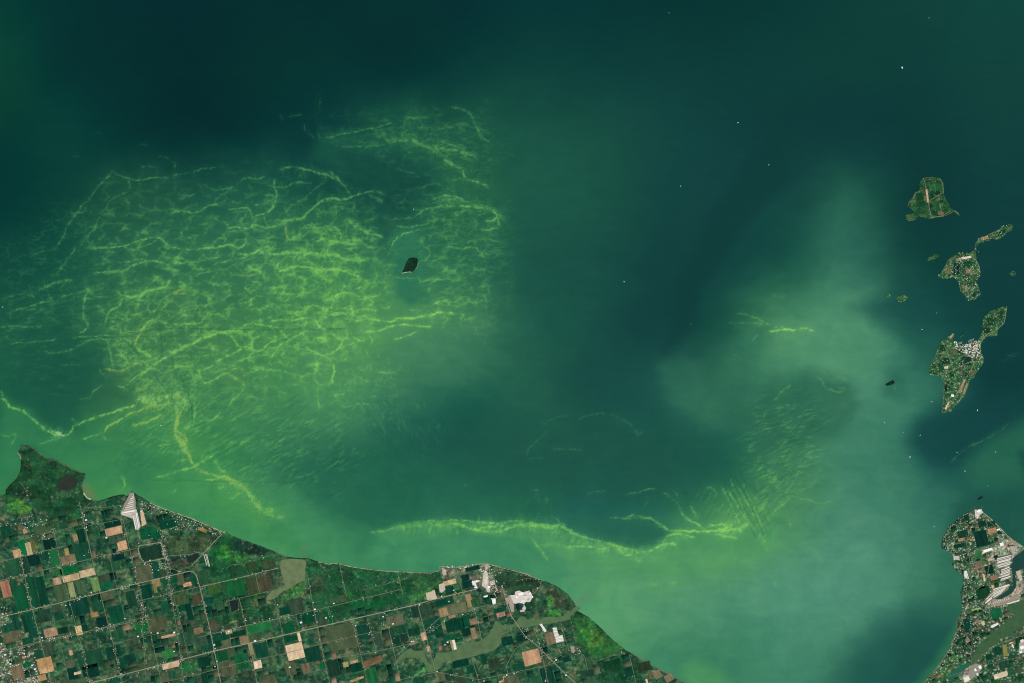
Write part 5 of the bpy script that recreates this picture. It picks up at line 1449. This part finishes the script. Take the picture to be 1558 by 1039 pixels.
building('warehouse', [('main_hall', 1541, 983, 1.6, 6, 10, 20, Wt_), ('wing', 1538, 978, 5, 1.5, 10, 20, Cr)], 'L-shaped white shed south of the peninsula river', 'warehouse')
building('warehouse', [('main_hall', 1555, 985, 6, 5, 12, 25, Wt_), ('wing', 1555, 975, 5, 4, 12, 25, Cr), ('annex', 1553, 992, 4, 3, 10, 25, Wt_)], 'group of white halls at the right edge south of the river', 'warehouse')
building('ferry_terminal', [('main_hall', 1489, 777.5, 5.5, 3, 9, 20, Wt_), ('annex', 1485, 783, 2, 4, 8, 5, Cr)], 'white ferry buildings on the tip of the peninsula', 'terminal')
building('hangar', [('main_hall', 1449.3, 601.7, 4, 3.2, 9, 20, Wt_)], 'square white hangar beside the airstrip of the largest island', 'hangar')
def rows(name, items, lab, cat, grp, w, hh, cols, z=8.5):
    me = None
    for k, (xa, ya, xb, yb) in enumerate(items):
        L = math.hypot(xb - xa, yb - ya); c = cols[k % len(cols)]; key = name + str(c)
        if key not in HM:
            V = [(-.5, -.5, 0), (.5, -.5, 0), (.5, .5, 0), (-.5, .5, 0), (-.5, -.5, .8), (.5, -.5, .8), (.5, .5, .8), (-.5, .5, .8), (-.5, 0, 1), (.5, 0, 1)]
            m_ = bpy.data.meshes.new(name); m_.from_pydata(V, [], [(0, 1, 5, 4), (2, 3, 7, 6), (1, 2, 6, 9, 5), (3, 0, 4, 8, 7), (4, 5, 9, 8), (6, 7, 8, 9)]); m_.materials.append(mat('roof_%d_%d_%d' % c, c, .8, .15, 15.)); HM[key] = m_
        o = bpy.data.objects.new(name, HM[key]); o.location = (WX((xa + xb) / 2), WY((ya + yb) / 2), z); o.rotation_euler = (0, 0, math.atan2(-(yb - ya), xb - xa)); o.scale = (L * U, w * U, hh); link(o); o['label'] = lab; o['category'] = cat; o['group'] = grp
it = []
for k in range(9):
    t = k / 8; y = 751.5 + 24.5 * t; xl = 201 - 15 * t; it.append((xl + random.uniform(.4, 2.4), y + .8 + 2.6 * t, 203.5 + 2.6 * t - random.uniform(0, 3 * t), y - .4))
rows('covered_slip', it, 'long white covered row in the triangular marina lot', 'marina row', 'rows of the triangular marina lot', 1.25, 8, [(236,230,222), (214,206,196)], 10)
rows('covered_slip', [(185, 780.5, 206, 777), (186, 782.8, 199, 781), (202.5, 785, 206.8, 805), (204.8, 783, 209, 804.5), (207, 780, 211.4, 803.5), (208.8, 780, 213, 802)], 'white covered row in the elbow-shaped marina basin', 'marina row', 'rows of the elbow-shaped marina basin', 1.1, 8, [Wt_, (222,214,204)], 10)
rows('covered_slip', [(310, 843, 314.5, 860), (312.6, 842.5, 317.4, 861.5), (314.4, 843, 319, 862)], 'pale covered row beside the diagonal canal', 'marina row', 'rows beside the diagonal canal', .9, 7, [(216,208,196), (196,188,172)], 10)
rows('covered_slip', [(841 + .9 * k, 956 + 2.7 * k, 845 + 1.3 * k, 955 + 2.5 * k) for k in range(5)] + [(845.5, 969 + 2.2 * k, 856, 966.6 + 2.2 * k) for k in range(4)], 'white covered row of the creek marina', 'marina row', 'rows of the creek marina', 1.3, 8, [Wt_, (226,218,206)], 10)
rows('covered_slip', [(821.4, 949.4, 829.6, 961.2), (823.4, 949, 831, 960)], 'slanting white row on the creek bank below the power station', 'marina row', 'slanting creek bank rows', .9, 7, [Wt_], 10)
DC = [(240,236,228), (206,196,182), (226,218,206)]
rows('dock', [(1517 + random.uniform(-2, 4), 850.5 + 2.1 * k, 1539.4 - random.uniform(0, 2.5), 845 + 2.1 * k) for k in range(7)], 'long pale dock in the northern bank of docks on the harbour channel', 'dock', 'northern docks of the harbour channel', 1.25, 4, DC, 9.5)
rows('dock', [(1521 + random.uniform(-2, 3), 867.5 + 2.3 * k, 1538.6 - random.uniform(0, 3), 862.6 + 2.3 * k) for k in range(8)], 'pale dock in the middle bank of docks on the harbour channel', 'dock', 'middle docks of the harbour channel', 1.25, 4, DC, 9.5)
rows('dock', [(1511 + .1 * k, 897 + 2.4 * k, 1535 - 2.2 * k, 889.5 + 2.4 * k) for k in range(6)] + [(1525, 893, 1536, 889.8), (1500, 912, 1513, 900), (1501, 915, 1512, 905), (1499, 918, 1509, 910)], 'slanting pale dock in the southern bank of docks on the harbour channel', 'dock', 'southern docks of the harbour channel', 1.25, 4, DC, 9.5)
rows('dock', [(1511 + 3.2 * k, 919 - .9 * k, 1513 + 3.2 * k, 914.6 - .9 * k) for k in range(8)], 'short pale finger dock on the south side of the channel', 'dock', 'finger docks south of the channel', .9, 4, [(214,204,190)], 12)
rows('dock', [(1458.6 + k * 1.4, 523.6 + random.uniform(-.6, .6), 1459.4 + k * 1.4, 520 + random.uniform(-.6, .8)) for k in range(4)] + [(1473 + 2.3 * k, 521 - .8 * k, 1475 + 2.3 * k, 517 - .8 * k) for k in range(4)], 'jetty reaching into the island village harbour', 'dock', 'jetties of the island village', .6, 3, [(150,170,176), (176,180,176)], .6)
# ---------------------------------------------------------------- trees
def treecloud(name, X, Y, s, lab, z0=4, dark=None):
    n = len(X); k = 6; ang = rng.uniform(0, 6.28, n)[:, None] + np.arange(k)[None] * (6.2832 / k); r = s[:, None] * rng.uniform(.75, 1.2, (n, k)) * U * .5
    z = rng.uniform(.7, 1.2, n) * np.clip(s * 13, 7, 20); V = np.zeros((n, k + 1, 3)); V[:, :k, 0] = WX(X)[:, None] + r * np.cos(ang); V[:, :k, 1] = WY(Y)[:, None] + r * np.sin(ang); V[:, :k, 2] = z0 - .5
    V[:, k, 0] = WX(X) + rng.uniform(-3, 3, n); V[:, k, 1] = WY(Y) + rng.uniform(-3, 3, n); V[:, k, 2] = z0 + z
    b = (np.arange(n) * (k + 1))[:, None]; F = np.concatenate([np.stack([b[:, 0] + i, b[:, 0] + (i + 1) % k, b[:, 0] + k], -1) for i in range(k)])
    t = rng.uniform(0, 1, n)[:, None]; c = np.array([20., 60., 40.]) * (1 - t) + np.array([58., 92., 54.]) * t; c = c if dark is None else c * np.where(dark, .62, 1.)[:, None]; C = np.repeat(albedo(c)[:, None], k + 1, 1).reshape(-1, 3)
    me = mesh_np(name, V.reshape(-1, 3), F, M_TREE, C); return obj(name, me, kind='stuff', label=lab, category='trees')
M_TREE = mat_attr('tree_crowns', .95, .02, .25, 12.)
hx = []; hy = []
for x, y, w, h, c, a, e in fields:                              # hedgerow trees round the plots
    t = math.radians(a); ca, sa = math.cos(t), math.sin(t)
    for (ax, ay), (bx, by) in (((-.5, -.5), (.5, -.5)), ((.5, -.5), (.5, .5)), ((.5, .5), (-.5, .5)), ((-.5, .5), (-.5, -.5))):
        if random.random() < .45: continue
        L = (w if ay == by else h); n = int(L * random.uniform(.3, 1.1))
        for _ in range(n):
            q = random.random(); sx, sy = (ax + (bx - ax) * q) * (w + .8), (ay + (by - ay) * q) * (h + .8); hx.append(x + sx * ca + sy * sa + random.gauss(0, .15)); hy.append(y - sx * sa + sy * ca + random.gauss(0, .15))
hx, hy = np.array(hx), np.array(hy); treecloud('hedgerow_trees', hx, hy, rng.uniform(.35, .8, len(hx)), 'dark trees lining the edges of the fields')
N = 90000; wx, wy = rng.uniform(-20, 1600, N), rng.uniform(670, 1060, N)
ok = (poly_sd(wx, wy, MAIN) > .5); f = fbm(wx / 20, wy / 15, 401, 3) + .5 * fbm(wx / 6, wy / 5, 411, 2); ok &= f > .12 - .15 * (wx > 1400)
ok &= ~taken[np.clip(wy.astype(int) - 640, 0, 559), np.clip(wx.astype(int) + 60, 0, 1719)]
for P in PONDS: ok &= poly_sd(wx, wy, P) < -.5
for P in NOFIELD[:1] + NOFIELD[2:5] + NOFIELD[6:]: ok &= (poly_sd(wx, wy, P) < 0) | (rng.uniform(0, 1, N) < .12)
treecloud('woodland', wx[ok], wy[ok], rng.uniform(.4, .95, ok.sum()), 'patches of dark woodland between the mainland fields')
X = []; Y = []; DK = []
for k, P in enumerate(ISLP):
    px = [p[0] for p in P]; py = [p[1] for p in P]; n = int((max(px) - min(px)) * (max(py) - min(py)) * (1.3 if k not in (4, 5, 6, 7) else .8)); a, b = rng.uniform(min(px), max(px), n), rng.uniform(min(py), max(py), n); m = poly_sd(a, b, P) > .4
    if k < 3: m &= fbm(a / 9, b / 8, 421, 3) > -.12
    X += list(a[m]); Y += list(b[m]); DK += [k >= 8] * int(m.sum())
X, Y = np.array(X), np.array(Y); treecloud('island_woods', X, Y, rng.uniform(.35, .8, len(X)), 'woods covering much of the islands', dark=np.array(DK))
# ---------------------------------------------------------------- boats
def boat(x, y, L, B, heading, lab, cab=True, wake=0, hullc=(248,248,246), name='boat', cat='boat'):
    e = empty(name, x, y, 0, label=lab, category=cat); e.rotation_euler = (0, 0, math.radians(heading)); l, b = L / 2, B / 2; h = B * .28
    out = [(-l, -b * .8), (-l * .2, -b), (l * .45, -b * .9), (l * .8, -b * .5), (l, 0), (l * .8, b * .5), (l * .45, b * .9), (-l * .2, b), (-l, b * .8)]; n = len(out)
    V = [(px * .94, py * .8, -1) for px, py in out] + [(px, py, h) for px, py in out]; me = bpy.data.meshes.new('hull'); me.from_pydata(V, [], [[i, (i + 1) % n, n + (i + 1) % n, n + i] for i in range(n)] + [list(range(n, 2 * n))]); me.materials.append(mat('hull_%d_%d_%d' % hullc, hullc, .5, .05, 10., .3)); obj('hull', me, e)
    V = [(sx * l * .5 - l * .15, sy * b * .62, z) for z in (h, h * 2.2) for sx, sy in ((-1, -1), (1, -.7), (1, .7), (-1, 1))]; me = bpy.data.meshes.new('cabin'); me.from_pydata(V, [], [(0, 1, 5, 4), (1, 2, 6, 5), (2, 3, 7, 6), (3, 0, 4, 7), (4, 5, 6, 7)]); me.materials.append(mat('boat_cabin', (236,240,240), .5, .05, 10., .3)); obj('cabin', me, e)
    if wake:
        V = [(-l * .7, -b * .7, .6), (-l * .7, b * .7, .6), (-l - wake, b * 1.6, .6), (-l - wake, -b * 1.6, .6), (-l * .7, -b * .7, .1), (-l * .7, b * .7, .1), (-l - wake, b * 1.6, .1), (-l - wake, -b * 1.6, .1)]; me = bpy.data.meshes.new('wake'); me.from_pydata(V, [], [(3, 2, 1, 0), (4, 5, 1, 0), (7, 6, 2, 3)]); me.materials.append(mat('wake_foam', (150,190,176), .8, .4, 20.)); o = obj('wake', me, e)
    return e
boat(1372.6, 102.8, 100, 56, -60, 'brightest white ferry alone in open water at the upper right', name='ferry', cat='ferry')
boat(1384.4, 695, 84, 34, 75, 'white ferry on the pale plume south-west of the largest island', name='ferry', cat='ferry')
boat(1487.2, 624, 72, 32, 80, 'white ferry off the south tip of the largest island', name='ferry', cat='ferry')
SB = [(1123, 186.5, 'small white boat in the dark open water, upper centre-right'), (1169.7, 250.5, 'small grey boat drifting below the upper centre-right boat'), (1035.4, 283, 'small white boat in the dark middle of the lake'), (949.5, 428, 'small white boat in the dark lake between bloom and plume'), (629.4, 318.3, 'small white boat just north of the solitary dark islet'), (4, 467, 'small white boat at the left edge beside the algae net'), (244.5, 647, 'small white boat among ochre algae streaks near the shore'), (1346, 643, 'small boat on the pale plume below the dark bare islet'), (1400, 662, 'small boat on the rim of the dark pool south of the islands'), (1468, 717, 'small white boat between the dark pool and the peninsula tip'), (1417.6, 611, 'small white boat west of the southern tip of the largest island'), (1403, 501, 'small boat in the bay north-west of the island village'), (1515, 688, 'small boat on the green water right of the dark pool'), (1018, 19.5, 'small faint boat near the top edge'), (1489, 383, 'small boat just east of the neck of the long-tailed island'), (1422, 801, 'small boat west of the peninsula shore'), (1425, 476, 'small boat south-west of the long-tailed island'), (1503, 739, 'small boat close to the peninsula tip'), (1456, 688, 'small boat inside the dark pool'), (1374, 658, 'faint boat on the plume left of the dark pool'), (708, 738, 'faint boat north of the bright algae front')]
for k, (x, y, lab) in enumerate(SB): boat(x, y, 46 if k < 12 else 36, 30 if k < 12 else 22, random.uniform(0, 360), lab, wake=18 if k % 3 == 0 else 0, hullc=(226,240,234) if k < 13 else (170,204,186))
# two small offshore structures
def beacon(x, y, s, lab, top):
    e = empty('beacon', x, y, 0, label=lab, category='beacon')
    for nm, r0, r1, z0, z1, c in (('foundation', s, s * .9, -3, 5, (120,150,90)), ('tower', s * .45, s * .35, 5, 18, top), ('lantern', s * .3, s * .05, 18, 23, (230,120,60))):
        V = [(r * math.cos(6.2832 * i / 10), r * math.sin(6.2832 * i / 10), z) for r, z in ((r0, z0), (r1, z1)) for i in range(10)]; me = bpy.data.meshes.new(nm); me.from_pydata(V, [], [(i, (i + 1) % 10, 10 + (i + 1) % 10, 10 + i) for i in range(10)] + [tuple(range(10, 20))]); me.materials.append(mat('beacon_%d_%d_%d' % c, c, .7, .1, 10.)); obj(nm, me, e)
beacon(1413.5, 27, 26, 'pale beacon on a small shoal near the upper right corner', (214,206,150)); beacon(1051, 493, 22, 'yellow beacon in dark water at the centre of the lake', (220,196,60))
